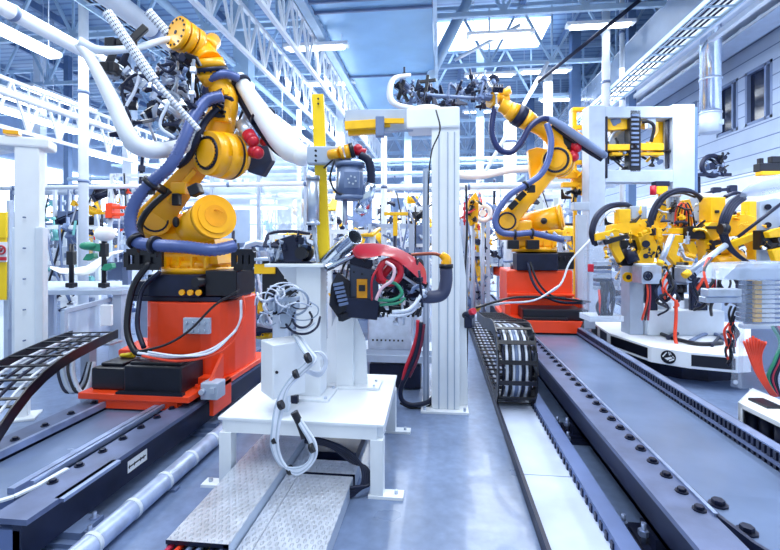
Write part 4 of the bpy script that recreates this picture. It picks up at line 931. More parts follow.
# second pillar
c = G(346, 386, TZ)
p2 = thing('mounting_pillar', 'white pillar with side ribs on the table, below the dark fixture', 'pillar', c)
mb = MB(); mb.b2((c.x-.075, c.y-.06, TZ+.02), (c.x+.075, c.y+.09, 1.24), .006)
part('shaft', mb, WHT, p2)
for sx in (-1, 1):
    mb = MB(); mb.prism([(c.x+sx*.075, c.y, TZ+.02), (c.x+sx*.19, c.y, TZ+.02), (c.x+sx*.17, c.y, TZ+.4), (c.x+sx*.075, c.y, 1.15)], (0, .014, 0)); part('rib', mb, WHT, p2)
mb = MB(); mb.prism([(c.x-.22, c.y-.12, TZ), (c.x+.3, c.y-.08, TZ), (c.x+.3, c.y+.14, TZ), (c.x-.2, c.y+.14, TZ)], (0, 0, .02), .003); part('base_plate', mb, WHT, p2)
for dx, dy in ((-.17, -.07), (.25, -.04), (.25, .1)):
    mb = MB(); mb.cyl((c.x+dx, c.y+dy, TZ+.02), (c.x+dx, c.y+dy, TZ+.035), .012, n=6, sm=False); part('bolt', mb, SLV, p2)
# fixture head on the second pillar
D = 3.75
fx = thing('clamping_fixture', 'dark grey clamping fixture with an amber window, carrying the red panel', 'fixture', (c.x, c.y, 1.24))
f = lambda x, y, dd=0: P(x, y, D+dd)
mb = MB(); mb.prism([f(350, 264, -.1), f(377, 270, -.1), f(379, 307, -.1), f(349, 306, -.1)], FW*.2, .008); part('main_plate', mb, mat('fixture_grey', (66, 76, 100), .4, .3), fx)
mb = MB(); mb.prism([f(398, 262, .25), f(424, 272, .25), f(426, 296, .25), f(412, 304, .25), f(396, 296, .25)], FW*.1, .01); part('rear_plate', mb, NAVY, fx)
mb = MB()
for k in range(9): mb.bolts(f(378+5*k, 314, -.05), UP, .012, 3, .005, .01); mb.beam(f(378+5*k, 316, -.05), f(381+5*k, 308, .1), .02)
part('finger_row', mb, BLK, fx, kind='stuff')
mb = MB()
for x, y in ((354, 272), (372, 275), (372, 302), (354, 300), (362, 274)): q = f(x, y, -.1); mb.cyl(q, q-FW*.012, .009, n=6)
part('screws', mb, BLK, fx, kind='stuff')
mb = MB(); mb.beam(f(362, 279, -.12), f(362, 298, -.12), .085, .02, up=FW, bev=.003); wdw = part('window_bezel', mb, BRASS, fx, 'amber framed window')
mb = MB(); mb.beam(f(362, 285, -.14), f(362, 291, -.14), .05, .03, up=FW); part('window_slot', mb, BLK, wdw)
mb = MB(); mb.prism([f(338, 272, -.2), f(350, 282, -.15), f(350, 306, -.15), f(338, 318, -.2), f(329, 305, -.25), f(331, 285, -.25)], FW*.06, .006); part('side_panel', mb, BLK, fx)
mb = MB()
for k in range(6): q0 = f(333+k*1.2, 285+k*4, -.24); q1 = f(343+k, 283+k*4, -.19); mb.beam(q0, q1, .012, .02)
part('panel_slats', mb, GRY2, fx)
mb = MB(); mb.beam(f(338, 306, -.15), f(378, 310, -.1), .05, .16, up=UP, bev=.006); mb.b2((c.x-.1, c.y-.08, 1.24), (c.x+.12, c.y+.1, 1.27), .004); mb.beam(f(350, 262, -.05), f(372, 266, -.05), .06, .1, up=UP, bev=.005); part('carrier_beam', mb, NAVY, fx)
mb = MB(); mb.beam(f(340, 318, -.2), f(372, 304, .1), .05, .06, bev=.005); mb.beam(f(378, 308, 0), f(420, 312, .2), .06, .06, bev=.005); part('carrier_beam', mb, BLK, fx)
rnd = random.Random(21)
for k in range(46):
    x = rnd.uniform(375, 424); y = rnd.uniform(268, 318) if x < 405 else rnd.uniform(262, 300)
    piece(KINDS[k % 9], f(x, y, rnd.uniform(-.15, .35)), rnd, rnd.uniform(.55, .95), fx, mats=(rnd.choice((NAVY, BLK, GRY2, SLV)) if k % 2 else None))
for k in range(10): piece(KINDS[k % 7], f(rnd.uniform(340, 378), rnd.uniform(252, 270), rnd.uniform(-.05, .2)), rnd, .6, fx)
mb = MB(); mb.ring(f(390, 272, -.16), -FW+RT*.3, .09, .028, 24, 10); mb.cyl(f(378, 282, -.1), f(395, 260, -.1), .03, n=12); part('red_ring_clamp', mb, RED, fx)
for pts, r_, m in (([(386, 262, -.2), (394, 268, -.24), (392, 280, -.25), (382, 288, -.25), (376, 300, -.25)], .014, mat('pale_pink_hose', (225, 190, 205), .4)),
                   ([(378, 300, -.2), (392, 300, -.22), (402, 294, -.22), (396, 284, -.2), (386, 282, -.2)], .014, GRN), ([(380, 305, -.2), (398, 303, -.22), (405, 298, -.2)], .012, GRN),
                   ([(392, 312, -.2), (408, 310, -.2), (418, 300, -.15), (424, 290, -.1)], .016, WCAB), ([(388, 316, -.2), (408, 314, -.2), (420, 304, -.1)], .012, WCAB),
                   ([(372, 300, -.2), (372, 280, -.25), (378, 268, -.2), (384, 262, -.1)], .009, RED), ([(365, 262, -.1), (356, 250, -.1), (346, 262, -.1), (340, 275, -.15)], .008, BLK)):
    mb = MB(); mb.tube([f(*q) for q in pts], r_, n=8); part('hose', mb, m, fx)
# red pressed panel
rp_ = MB(); rows = [[(351, 247, -.12), (357, 243, -.1), (372, 242, -.05), (388, 244, 0), (402, 249, .05), (416, 257, .1), (427, 268, .15)],
     [(352, 252, -.2), (359, 250, -.2), (373, 250, -.18), (388, 249, -.14), (401, 256, -.1), (414, 265, -.05), (427, 280, .0)],
     [(355, 258, -.26), (362, 259, -.27), (374, 257, -.26), (386, 254, -.22), (400, 262, -.18), (414, 274, -.12), (428, 288, -.06)]]
vv = [[rp_.b.verts.new(f(*q)) for q in r] for r in rows]; v2 = [[rp_.b.verts.new(f(*q)-UP*.006+FW*.004) for q in r] for r in rows]
for A_, fl in ((vv, 1), (v2, -1)):
    for i in range(2):
        for j in range(6): fc = rp_.b.faces.new((A_[i][j], A_[i][j+1], A_[i+1][j+1], A_[i+1][j])[::fl]); fc.smooth = True
rim = [(0, j) for j in range(7)]+[(1, 6), (2, 6)]+[(2, j) for j in range(5, -1, -1)]+[(1, 0)]
for a, b in zip(rim, rim[1:]+rim[:1]): rp_.b.faces.new((vv[a[0]][a[1]], vv[b[0]][b[1]], v2[b[0]][b[1]], v2[a[0]][a[1]]))
o = part('car_fender', rp_, REDP); tag(o, 'glossy red curved car body panel held on the dark fixture', 'car panel')
sb_ = o.modifiers.new('smooth', 'SUBSURF'); sb_.levels = 2; sb_.render_levels = 2
# cabinet on the pillar
cb = thing('junction_box', 'tilted white electrical box fixed to the front of the pillar on the table', 'box', G(284, 402, TZ))
q = P(283, 366, 3.28); Rz = R2(.75) 
mb = MB(); mb.box(q, (.25, .22, .38), Rz, .006); part('box_body', mb, WHT, cb)
mb = MB(); mb.box(q+Rz @ Vector((0, -.113, 0)), (.24, .006, .37), Rz, .002); dr_ = part('box_door', mb, WHT, cb)
mb = MB(); a = q+Rz @ Vector((-.1, -.12, .0)); mb.cyl(a, a+Rz @ Vector((0, -.012, 0)), .01, n=10); part('lock', mb, BLK, dr_)
mb = MB(); mb.beam(q+Vector((.0, .05, .05)), Vector((c1.x-.05, c1.y+.0, q.z+.05)), .08, .06); mb.beam(q+Vector((0, .05, -.19)), Vector((q.x, q.y+.05, TZ)), .06); part('bracket', mb, WHT2, cb)
ec = thing('control_box', 'dark control box with a yellow panel standing behind the cable loops of the white box', 'box', P(277, 305, 4.3))
mb = MB(); slab5 = lambda x0, y0, x1, y1, d_, dep: mb.box((P(x0, y1, d_)+P(x1, y0, d_))/2+FW*dep/2, ((P(x1, y1, d_)-P(x0, y1, d_)).length, dep, (y1-y0)*d_/F), Matrix.Rotation(TH, 3, 'Z'), .006)
slab5(262, 258, 300, 300, 4.3, .3); part('box_body', mb, BLK, ec)
mb = MB(); slab5(254, 264, 275, 274, 4.27, .03); part('yellow_panel', mb, YEL2, ec)
mb = MB(); slab5(254, 258, 302, 261, 4.24, .35); part('lid', mb, GRY, ec)
mb = MB()
for k in range(3): slab5(284+5*k, 272, 287+5*k, 279, 4.28, .03)
part('sockets', mb, WHT, ec)
mb = MB(); mb.beam(P(281, 300, 4.45), Vector((*P(281, 300, 4.45).xy, 0)), .12); part('stand', mb, GRY, ec)
# valve manifold with cable tangle on top
vm = thing('valve_manifold', 'grey valve block wrapped in loops of pale cable above the white box', 'valve block', P(284, 336, 3.3))
rnd = random.Random(14)
mb = MB(); mb.box(P(284, 303, 3.35), (.22, .08, .1), None, .006); mb.box(P(286, 318, 3.35), (.1, .06, .16), None, .006)
for k in range(5): mb.cyl(P(274+5*k, 302, 3.3), P(274+5*k, 312, 3.3), .012, n=8)
part('manifold', mb, GRY, vm)
for k in range(10): piece(('valve_block', 'cable_loop', 'clamp_jaw')[k % 3], P(rnd.uniform(272, 300), rnd.uniform(285, 325), 3.35), rnd, .6, vm)
for k in range(15):
    cx_, cy_ = rnd.uniform(264, 303), rnd.uniform(290, 322); R_ = rnd.uniform(8, 20); a0 = rnd.uniform(0, 6.28); tl = rnd.uniform(3, 5.6); e = rnd.uniform(.6, 1)
    pts = [P(cx_+R_*math.cos(a0+tl*j/7), cy_+R_*e*math.sin(a0+tl*j/7), 3.25+.12*math.sin(j+k)) for j in range(8)]
    mb = MB(); mb.tube(pts, rnd.choice((.005, .007, .009)), n=6, sub=4); part('cable', mb, (WCAB, NAVY, WCAB, GRY)[k % 4], vm)
# bundle of pale cables down over the table
cbn = thing('cable_bundle', 'bundle of pale cables tied with black bands hanging over the table front', 'cables', P(300, 400, 3.1))
for k in range(5):
    o_ = k*2.0-4; pts = [(296+o_*.6, 335, 3.2), (306+o_, 350, 3.1), (312+o_, 360, 3.05), (300+o_, 372, 3.02), (286+o_*.6, 388, 3.0), (280+o_, 405, 2.97), (276+o_*.8, 425, 2.92), (275+o_*.8, 447, 2.9), (283+o_*.5, 465, 2.9), (298, 471+o_*.8, 2.9), (312+o_*.6, 460, 2.92), (313+o_*.7, 444, 2.94), (304+o_*.6, 428, 2.97), (294+o_*.4, 412, 3.02)]
    mb = MB(); mb.tube([P(*q) for q in pts], .0085, n=8, sub=6); part('cable', mb, WCAB if k % 3 else GRY, cbn)
for k in range(3):
    pts = [(303, 358, 3.12), (318+k, 352, 3.1), (325+k, 362, 3.1), (320, 372+k*2, 3.1), (306, 370+k, 3.1)]
    mb = MB(); mb.tube([P(*q) for q in pts], .008, n=8, sub=6); part('cable', mb, WCAB, cbn)
for (x, y, r_) in ((308, 358, .035), (296, 374, .03), (281, 405, .03), (275, 440, .03), (290, 470, .03), (312, 448, .03)):
    mb = MB(); q = P(x, y, 3.0 if y < 400 else 2.92); mb.cyl(q-Vector((.012, 0, .006)), q+Vector((.012, 0, .006)), r_, n=14); part('tie', mb, BLK, cbn)
mb = MB(); mb.tube([P(294, 412, 3.0), P(300, 424, 3.0), P(305, 438, 2.98)], .026, n=12); part('black_sleeve', mb, BLK, cbn)
mb = MB(); mb.box(G(295, 403, TZ)+UP*.03, (.05, .04, .06), None, .004); mb.cyl(G(292, 402, TZ)+UP*.0, G(292, 402, TZ)+UP*.1, .012, n=10); part('cable_gland', mb, NAVY, cbn)
# thick dark cables under the table
tcab = thing('floor_cables', 'thick dark cables looping out behind the right front leg of the white table', 'cables', G(345, 495))
for k in range(4):
    o_ = k*5; pts = [(305, 436+o_*.4, 3.3), (330, 442+o_*.3, 3.25), (350, 452+o_*.6, 3.2), (362+o_*.3, 468, 3.15), (362+o_*.5, 484, 3.1), (352+o_*.3, 496+o_*.3, 3.08), (338, 503+o_*.4, 3.05)]
    q = [P(*v) for v in pts]; q = [Vector((v.x, v.y, max(v.z, .02+.02*k))) for v in q]
    mb = MB(); mb.tube(q, .012, n=8, sub=5); part('cable', mb, NAVY, tcab)
# ---------------------------------------------------------------- white column with boom
Dp = 4.66; f = lambda x, y, dd=0: P(x, y, Dp+dd)
b0 = G(447, 411); wc = thing('white_gantry_column', 'massive bright white column in the middle of the picture with a boom at its top', 'column', b0)
mb = MB(); mb.b2((b0.x-.16, b0.y-.02, .025), (b0.x+.13, b0.y+.28, 3.05), .008)
mb.m = 0
part('shaft', mb, WHT, wc)
for k in (-.09, .0, .07):
    mb = MB(); mb.b2((b0.x+k, b0.y-.03, .03), (b0.x+k+.012, b0.y-.018, 2.9)); part('seam_strip', mb, GRY, wc)
mb = MB(); mb.prism([(b0.x+.13, b0.y+.1, .03), (b0.x+.22, b0.y+.1, .03), (b0.x+.2, b0.y+.1, 1.4), (b0.x+.13, b0.y+.1, 2.0)], (0, .03, 0)); part('rib', mb, WHT, wc)
mb = MB(); mb.b2((b0.x-.27, b0.y-.1, 0), (b0.x+.22, b0.y+.38, .025), .003); part('base_plate', mb, WHT, wc)
for dx, dy in ((-.23, -.06), (.18, -.06), (.18, .34)):
    mb = MB(); mb.cyl((b0.x+dx, b0.y+dy, .025), (b0.x+dx, b0.y+dy, .06), .016, n=6, sm=False); part('anchor_bolt', mb, SLV, wc)
mb = MB(); zt_ = 3.0; mb.b2((b0.x-.42, b0.y-.05, zt_-.06), (b0.x+.13, b0.y+.3, zt_+.16), .02); mb.cyl((b0.x-.22, b0.y+.15, zt_+.05), (b0.x-.22, b0.y+.15, zt_+.2), .16, n=26); part('head', mb, WHT, wc)
mb = MB(); mb.beam(f(384, 128, .1), f(436, 124, .1), .1, .1, up=UP, bev=.01); mb.beam(f(345, 120, .1), f(415, 119, .1), .07, .2, up=UP, bev=.008); part('boom', mb, GRY, wc)
mb = MB(); mb.beam(f(345, 126, .05), f(390, 123, .05), .06, .09, up=UP, bev=.006); mb.beam(f(348, 131, .15), f(376, 129, .15), .07, .1, up=UP, bev=.006); mb.beam(f(384, 121, .0), f(404, 121, .0), .03, .05, up=UP); part('yellow_boom_cover', mb, YEL2, wc)
mb = MB(); mb.beam(f(380, 117, .02), f(380, 137, .02), .09, .09, up=FW, bev=.008); part('boom_clamp', mb, GRY2, wc)
mb = MB(); mb.tube([f(436, 110, -.2), f(440, 130, -.25), f(432, 150, -.22), f(429, 175, -.2), f(428, 205, -.2)], .008, n=6); part('cable', mb, BLK, wc)
ap = thing('profile_post', 'thin grey aluminium profile post standing against the left side of the white column', 'post', G(426, 405))
q = G(426, 405); mb = MB(); mb.b2((q.x-.035, q.y-.03, .0), (q.x+.035, q.y+.03, 2.55)); part('profile', mb, GRY, ap)
for dx in (-.02, .02):
    mb = MB(); mb.b2((q.x+dx-.004, q.y-.034, .02), (q.x+dx+.004, q.y-.03, 2.52)); part('groove', mb, GRY2, ap)
# black bent hose with yellow coupling in front of the column
bh = thing('bent_hose', 'thick dark U-shaped hose in front of the white column with a yellow coupling', 'hose', P(430, 297, 4.1))
f4 = lambda x, y, dd=0: P(x, y, 4.1+dd)
mb = MB(); mb.tube([f4(404, 275, .05), f4(408, 288, 0), f4(417, 295, 0), f4(430, 297, 0), f4(442, 294, 0), f4(446, 282, 0), f4(446, 268, 0)], [.045, .055, .058, .058, .058, .058, .058], n=18, sub=6); part('hose_body', mb, mat('charcoal_hose', (64, 70, 100), .5), bh)
mb = MB(); mb.cyl(f4(446, 268), f4(446, 264), .065, n=18); part('hose_band', mb, BLK, bh)
mb = MB(); mb.tube([f4(446, 265), f4(446, 259), f4(441, 254)], [.05, .045, .03], n=14); part('yellow_coupling', mb, YEL, bh)
mb = MB(); mb.tube([f4(443, 258), f4(436, 254), f4(420, 254), f4(404, 256)], .016, n=10); part('copper_line', mb, mat('copper_pipe', (150, 84, 70), .3, .6), bh)
# low equipment behind the table
kb = thing('control_cabinet', 'silver cabinet behind the table under the dark fixture', 'cabinet', P(390, 360, 5.3))
a = P(368, HZ, 5.3); b = P(412, HZ, 5.3)
mb = MB(); mb.b2((a.x, a.y, .5), (b.x, b.y+.35, .92), .01); part('body', mb, SLV, kb)
mb = MB(); mb.b2((a.x-.1, a.y-.04, .36), (b.x+.28, a.y+.0, .44)); mb.b2((a.x-.1, a.y+.4, .36), (b.x+.28, a.y+.44, .44)); mb.b2((a.x-.1, a.y-.0, .44), (b.x+.28, b.y+.4, .5))
for x in (a.x-.08, b.x+.24):
    for y in (a.y, b.y+.38): mb.b2((x, y-.02, 0), (x+.04, y+.02, .44))
part('frame', mb, GRY, kb)
mb = MB(); mb.b2((a.x, a.y+.1, .02), (b.x+.1, b.y+.4, .3), .01); part('lower_box', mb, NAVY, kb)
mb = MB()
for k in range(8): q = a+RT*(.05+.05*k); mb.b2((q.x, a.y-.008, .6), (q.x+.02, a.y+.001, .62))
part('vents', mb, BLK, kb, kind='stuff')
for pts, m, l_, r_ in (([(421, 322), (419, 338), (415, 355), (408, 372), (401, 388), (402, 400), (412, 405), (428, 402), (436, 394)], NAVY, 'thick navy cable curving to the floor left of the white column', .026), ([(418, 320), (417, 335), (412, 352), (406, 368), (403, 380)], RED, 'red cable hanging beside the silver cabinet', .02), ([(424, 324), (421, 345), (416, 362), (409, 377)], mat('burgundy_cable', (110, 30, 60), .4), 'dark red cable next to the red cable by the white column', .018), ([(436, 400), (425, 408), (410, 409), (400, 403)], BLK, 'black cable lying on the floor beside the white column base', .012)):
    mb = MB(); q = [P(x, y, 4.75) for x, y in pts]; q = [Vector((v.x, v.y, max(v.z, r_))) for v in q]; mb.tube(q, r_, n=8, sub=6); tag(part('cable', mb, m), l_, 'cable')
for pts, l_ in (([(466, 185), (467, 230), (465, 280), (467, 330), (466, 385)], 'black cable hanging down the right side of the white column'),):
    mb = MB(); q = [P(x, y, 4.85) for x, y in pts]; mb.tube(q, .012, n=6, sub=5); tag(part('cable', mb, BLK), l_, 'cable')
st_ = thing('stop_valve', 'small dark valve with red knob on the right side of the white column', 'valve', P(469, 322, 4.75))
mb = MB(); mb.cyl(P(464, 315, 4.8), P(472, 315, 4.7), .04, n=14); mb.box(P(468, 322, 4.75), (.08, .08, .12), None, .01); part('valve_body', mb, NAVY, st_)
mb = MB(); mb.cyl(P(471, 312, 4.68), P(474, 311, 4.64), .035, n=14); part('knob', mb, RED, st_)

# ---------------------------------------------------------------- cable chain beside the right track
def chain_links(path, width, lab, h=.1, wdir=Vector((1, 0, 0)), inner=None, step=.075, rung=.02):
    t = thing('cable_chain', lab, 'cable chain', Vector(path[0])); pts = []
    P_ = [Vector(p_) for p_ in path]; Q = [P_[0]*2-P_[1]]+P_+[P_[-1]*2-P_[-2]]; raw = []
    for i in range(len(P_)-1):
        p0, p1, p2, p3 = Q[i:i+4]
        for k in range(24):
            u = k/24; raw.append(.5*((2*p1)+(p2-p0)*u+(2*p0-5*p1+4*p2-p3)*u*u+(3*p1-p0-3*p2+p3)*u**3))
    raw.append(P_[-1]); acc = 0; pts = [raw[0]]
    for a, b in zip(raw, raw[1:]):
        acc += (b-a).length
        if acc >= step: pts.append(b); acc = 0
    n = 0
    for a, b in zip(pts, pts[1:]):
        d_ = (b-a).normalized(); nrm = wdir.cross(d_).normalized(); mb = MB()
        for s_ in (-1, 1): mb.beam(a+wdir*s_*width/2-d_*.008, b+wdir*s_*width/2+d_*.008, .014, h, up=nrm if abs(nrm.dot(d_)) < .9 else UP)
        m_ = (a+b)/2
        for s_ in (-1, 1): mb.beam(m_-wdir*width/2+nrm*s_*h*.42, m_+wdir*width/2+nrm*s_*h*.42, rung, .012, up=nrm)
        part('link', mb, BLK, t); n += 1
        if n >= 98: break
    for k, (o_, r_, m) in enumerate(inner or ((-.36, .016, WCAB), (-.22, .02, NAVY), (-.08, .016, WCAB), (.04, .018, GRY), (.16, .016, WCAB), (.26, .02, GRY2), (.38, .016, NAVY))):
        mb = MB(); mb.tube([q+wdir*width*o_ for q in pts], r_, n=6, sub=1); part('cable', mb, m, t)
    return t
zl = .075
chain_links([(.78, 9.5, zl), (.78, 7.6, zl), (.78, 6.2, zl), (.78, 5.3, zl), (.78, 4.9, .1), (.78, 4.7, .3), (.78, 4.72, .6), (.78, 4.9, .78), (.78, 5.3, .8), (.78, 6.2, .68), (.78, 7.4, .58)], .38, 'black cable chain looping over beside the right track, pale cables inside', h=.14, step=.18, rung=.045, inner=((-.36, .014, NAVY), (-.26, .016, WCAB), (-.17, .018, BLK), (-.08, .014, WCAB), (0, .018, GRY2), (.08, .014, WCAB), (.17, .018, NAVY), (.26, .014, WCAB), (.36, .016, BLK)))
# rubber matted far tray under it
# ---------------------------------------------------------------- cable chain at left
chain_links([(-3.05, 2.3, .2), (-3.15, 2.6, .42), (-3.25, 2.95, .63), (-3.36, 3.35, .74), (-3.5, 3.9, .78), (-3.66, 4.45, .78)], .45, 'black cable chain sloping down at the left edge in front of the white pillar', h=.09, wdir=Vector((.97, .24, 0)), inner=((-.3, .014, WCAB), (-.1, .014, NAVY), (.1, .014, NAVY), (.3, .012, WCAB)), step=.2)
mb = MB(); mb.b2((-3.72, 4.3, 0), (-3.62, 4.4, .72)); mb.b2((-3.75, 4.25, .7), (-3.35, 4.45, .72)); tag(part('chain_support', mb, GRY), 'short grey stand holding up the far end of the left cable chain', 'stand')
# ================================================================ RIGHT: gate frame, clamping table, valve cabinets
def slab(mb, x0, y0, x1, y1, d, dep=.15, bev=.008):
    """block whose near face covers those sight lines at depth d, dep deep"""
    a = P(x0, y1, d); b = P(x1, y0, d); w_ = (P(x1, y1, d)-a).length; h_ = b.z-a.z
    c = (a+b)/2+FW*dep/2; mb.box(c, (w_, dep, h_), Matrix.Rotation(TH, 3, 'Z'), bev); return mb
D8 = 8.0
gf = thing('gate_frame', 'tall pale grey square gate frame standing behind the yellow clamps', 'frame', P(642, HZ, D8).xy.to_3d())
def post8(x0, x1, z0, z1, nm, m=GRY, dep=.3, dd=0):
    a = P(x0, HZ, D8+dd); b = P(x1, HZ, D8+dd); c = (a+b)/2+FW*dep/2
    mb = MB(); mb.box((c.x, c.y, (z0+z1)/2), ((b-a).length, dep, z1-z0), Matrix.Rotation(TH, 3, 'Z'), .01); return part(nm, mb, m, gf)
post8(589, 605.5, 0, 4.2, 'post'); post8(673, 695, 0, 4.22, 'post')
post8(605.5, 673, 3.98, 4.18, 'top_beam'); post8(605.5, 673, 2.83, 3.05, 'cross_beam')
post8(606, 608, 2.9, 4.0, 'edge_strip', NAVY, .04, -.02); post8(668, 672, 3.1, 3.98, 'edge_strip', NAVY, .1, .1); post8(695, 698, 0, 4.2, 'edge_strip', STEELD, .1, .1)
mb = MB(); mb.beam(P(581, 215, 7.9), P(581, 340, 7.9), .16, .12); slab(mb, 574, 202, 590, 210, 7.85, .15); part('support_leg', mb, GRY, gf)
gy = thing('transfer_gripper', 'yellow gripper hanging inside the grey gate frame around a black guide column', 'gripper', P(640, 150, 8.1))
f = lambda x, y, dd=0: P(x, y, 8.1+dd)
mb = MB(); slab(mb, 630, 110, 641, 172, 8.0, .2); part('guide_column', mb, BLK, gy)
mb = MB()
for k in range(12): slab(mb, 632, 114+4.5*k, 639, 116+4.5*k, 7.97, .03, 0)
part('guide_teeth', mb, GRY2, gy, kind='stuff')
def plate_hole(mb, pts, ext): mb.prism(pts, ext, .008)
mb = MB(); mb.prism([f(603, 121), f(612, 117), f(629, 116), f(629, 129), f(612, 130), f(603, 129)], FW*.15, .012); pl_ = part('clamp_plate', mb, YEL2, gy)
mb = MB(); mb.cyl(f(614, 122, -.01), f(614, 122, -.02), .07, n=18); mb.cyl(f(618, 121, -.01), f(618, 121, -.02), .05, n=18); part('opening', mb, GRY2, pl_)
mb = MB(); mb.prism([f(642, 112, .1), f(652, 112, .1), f(655, 120, .1), f(648, 128, .1), f(642, 126, .1)], FW*.15, .012); mb.prism([f(658, 112, .2), f(668, 111, .2), f(667, 140, .2), f(655, 152, .2), f(643, 150, .2), f(652, 142, .2), f(659, 132, .2)], FW*.12, .012); part('clamp_plate', mb, YEL2, gy)
mb = MB(); slab(mb, 605, 144, 630, 150, 8.0, .12); slab(mb, 641, 143, 664, 150, 8.0, .12); slab(mb, 612, 152, 664, 155, 8.05, .12); part('carrier_bar', mb, YEL2, gy)
mb = MB(); mb.tube([f(642, 122, -.1), f(650, 122, -.15), f(654, 128, -.15), f(651, 142, -.1)], .03, n=8); part('hose', mb, BLK, gy)
mb = MB(); slab(mb, 648, 112, 656, 128, 8.05, .1); slab(mb, 610, 130, 626, 146, 8.35, .1); mb.tube([f(606, 148, .1), f(612, 134, .1), f(622, 128, .1)], .035, n=8); part('bright_bracket', mb, SLV, gy)
rnd = random.Random(31)
for k in range(24): piece(KINDS[k % 9], f(rnd.uniform(605, 665), rnd.uniform(145, 165), rnd.uniform(0, .3)), rnd, rnd.uniform(1, 1.5), gy, mats=rnd.choice((YEL2, BLK, BLK, GRY2, None)))
lg_ = thing('hanging_clamp', 'small yellow clamp with a crimson motor hanging under the cross beam of the gate frame', 'clamp', P(661, 197, 7.9))
mb = MB(); slab(mb, 657, 186, 668, 194, 7.85, .12); mb.cyl(P(662, 194, 7.9), P(662, 199, 7.9), .06, n=12); part('clamp_body', mb, YEL2, lg_)
mb = MB(); mb.cyl(P(653, 186, 7.8), P(653, 195, 7.8), .05, n=12); part('motor', mb, RED, lg_)
mb = MB(); slab(mb, 656, 181, 670, 186, 7.85, .15); part('mount', mb, NAVY, lg_)
yr = thing('yellow_rack', 'narrow yellow rack of brackets left of the grey gate frame', 'rack', P(579, HZ, 8.6).xy.to_3d())
mb = MB(); slab(mb, 573, 107, 577, 205, 8.5, .1); slab(mb, 585, 107, 589, 205, 8.5, .1)
for y in (107, 125, 143, 160, 178): slab(mb, 573, y, 589, y+4, 8.48, .12)
slab(mb, 560, 172, 586, 178, 8.45, .12); slab(mb, 563, 182, 586, 187, 8.45, .12); mb.beam(P(575, 205, 8.5), P(575, 340, 8.5), .06); part('rack_frame', mb, YEL2, yr)
for k in range(10): piece(KINDS[k % 9], P(rnd.uniform(566, 588), rnd.uniform(150, 200), 8.45), rnd, 1.2, yr, mats=rnd.choice((YEL2, BLK, YEL2)))

# ---- round white clamping table
ZB = .44
tt = thing('turntable_base', 'big white polygonal base with black inset panels carrying the yellow clamps', 'machine base', P(680, HZ, 6.6).xy.to_3d())
top = [G(589, 320, ZB), G(609, 333, ZB), G(651, 346.5, ZB), G(689, 352, ZB), G(737, 356, ZB), G(790, 353, ZB), G(752, 322, ZB), G(612, 321, ZB)]
mb = MB(); mb.prism([q-UP*.2 for q in top], (0, 0, .2), .008); part('base_slab', mb, WHT, tt)
mb = MB(); cen = sum(top, Vector())/8; mb.prism([Vector((cen.x+(q.x-cen.x)*.6, cen.y+(q.y-cen.y)*.6, 0)) for q in top], (0, 0, .24)); part('plinth', mb, NAVY, tt)
def facep(a, b, t, h, off=.006): q = a.lerp(b, t); n_ = (b-a).cross(UP).normalized(); n_ = n_ if n_.dot(FW) < 0 else -n_; return q-UP*h+n_*off
for a, b, t0, t1 in ((top[0], top[1], .15, .45), (top[0], top[1], .6, .9), (top[1], top[2], .05, .93), (top[3], top[4], .05, .97)):
    n_ = facep(a, b, 0, 0, 1)-a; mb = MB(); mb.prism([facep(a, b, t0, .03, -.004), facep(a, b, t1, .03, -.004), facep(a, b, t1, .165, -.004), facep(a, b, t0, .165, -.004)], n_*.008); part('inset_panel', mb, BLK, tt)
a, b = top[2], top[3]; n_ = facep(a, b, 0, 0, 1)-a; lc = facep(a, b, .47, .1, .004); ud = (b-a).normalized()
mb = MB(); mb.cyl(lc-n_*.002, lc+n_*.003, .082, n=32); lg = part('round_emblem', mb, BLK, tt, 'round black emblem with pale diagonal stripes')
mb = MB(); Q = lambda x, y: lc+ud*x*.082+UP*y*.082+n_*.0035
for quad in (((-.8, .05), (-.3, .7), (-.12, .72), (-.68, -.12)), ((.0, .85), (.12, .8), (.25, .35), (.1, .3)), ((.2, .8), (.3, .75), (.45, .4), (.32, .4)), ((-.5, -.2), (.35, .12), (.62, -.02), (-.1, -.48)), ((.05, -.5), (.7, -.1), (.82, -.25), (.2, -.62)), ((.5, .28), (.62, .3), (.9, -.05), (.8, -.02))):
    mb.prism([Q(*q) for q in quad], n_*.002)
part('emblem_stripes', mb, WHT, lg)
blk = thing('pedestal_block', 'stepped white block in the middle of the polygonal base', 'block', P(684, HZ, 6.5).xy.to_3d()+UP*ZB)
mb = MB()
for x0, y0, x1, y1, dd, dep in ((648, 311, 725, 337, 6.35, .7), (656, 302, 672, 316, 6.5, .5), (684, 298, 722, 312, 6.55, .5)):
    a = P(x0, y1, dd); a.z = ZB; q = P(x1, y0, dd); c = (Vector((a.x, a.y, 0))+Vector((q.x, q.y, 0)))/2+FW*dep/2; mb.box((c.x, c.y, (ZB+q.z)/2), ((Vector((q.x-a.x, q.y-a.y, 0))).length, dep, q.z-ZB), Matrix.Rotation(TH, 3, 'Z'), .015)
part('block_body', mb, WHT2, blk)
gp = thing('bearing_pedestal', 'grey upright with a round yellow bearing at the left of the white base', 'pedestal', P(634, HZ, 6.5).xy.to_3d()+UP*ZB)
mb = MB(); a = P(628, HZ, 6.45); b = P(642, HZ, 6.45)
c = (a+b)/2; mb.box((c.x, c.y+.1, (ZB+1.43)/2), ((b-a).length, .25, 1.43-ZB), Matrix.Rotation(TH, 3, 'Z'), .01); part('upright', mb, GRY, gp)
mb = MB(); q = P(627, 277, 6.35); mb.cyl(q, q-FW*.04, .07, n=22); mb.m = 1; mb.cyl(q-FW*.04, q-FW*.045, .035, n=16); part('bearing', mb, [YEL2, BLK], gp)
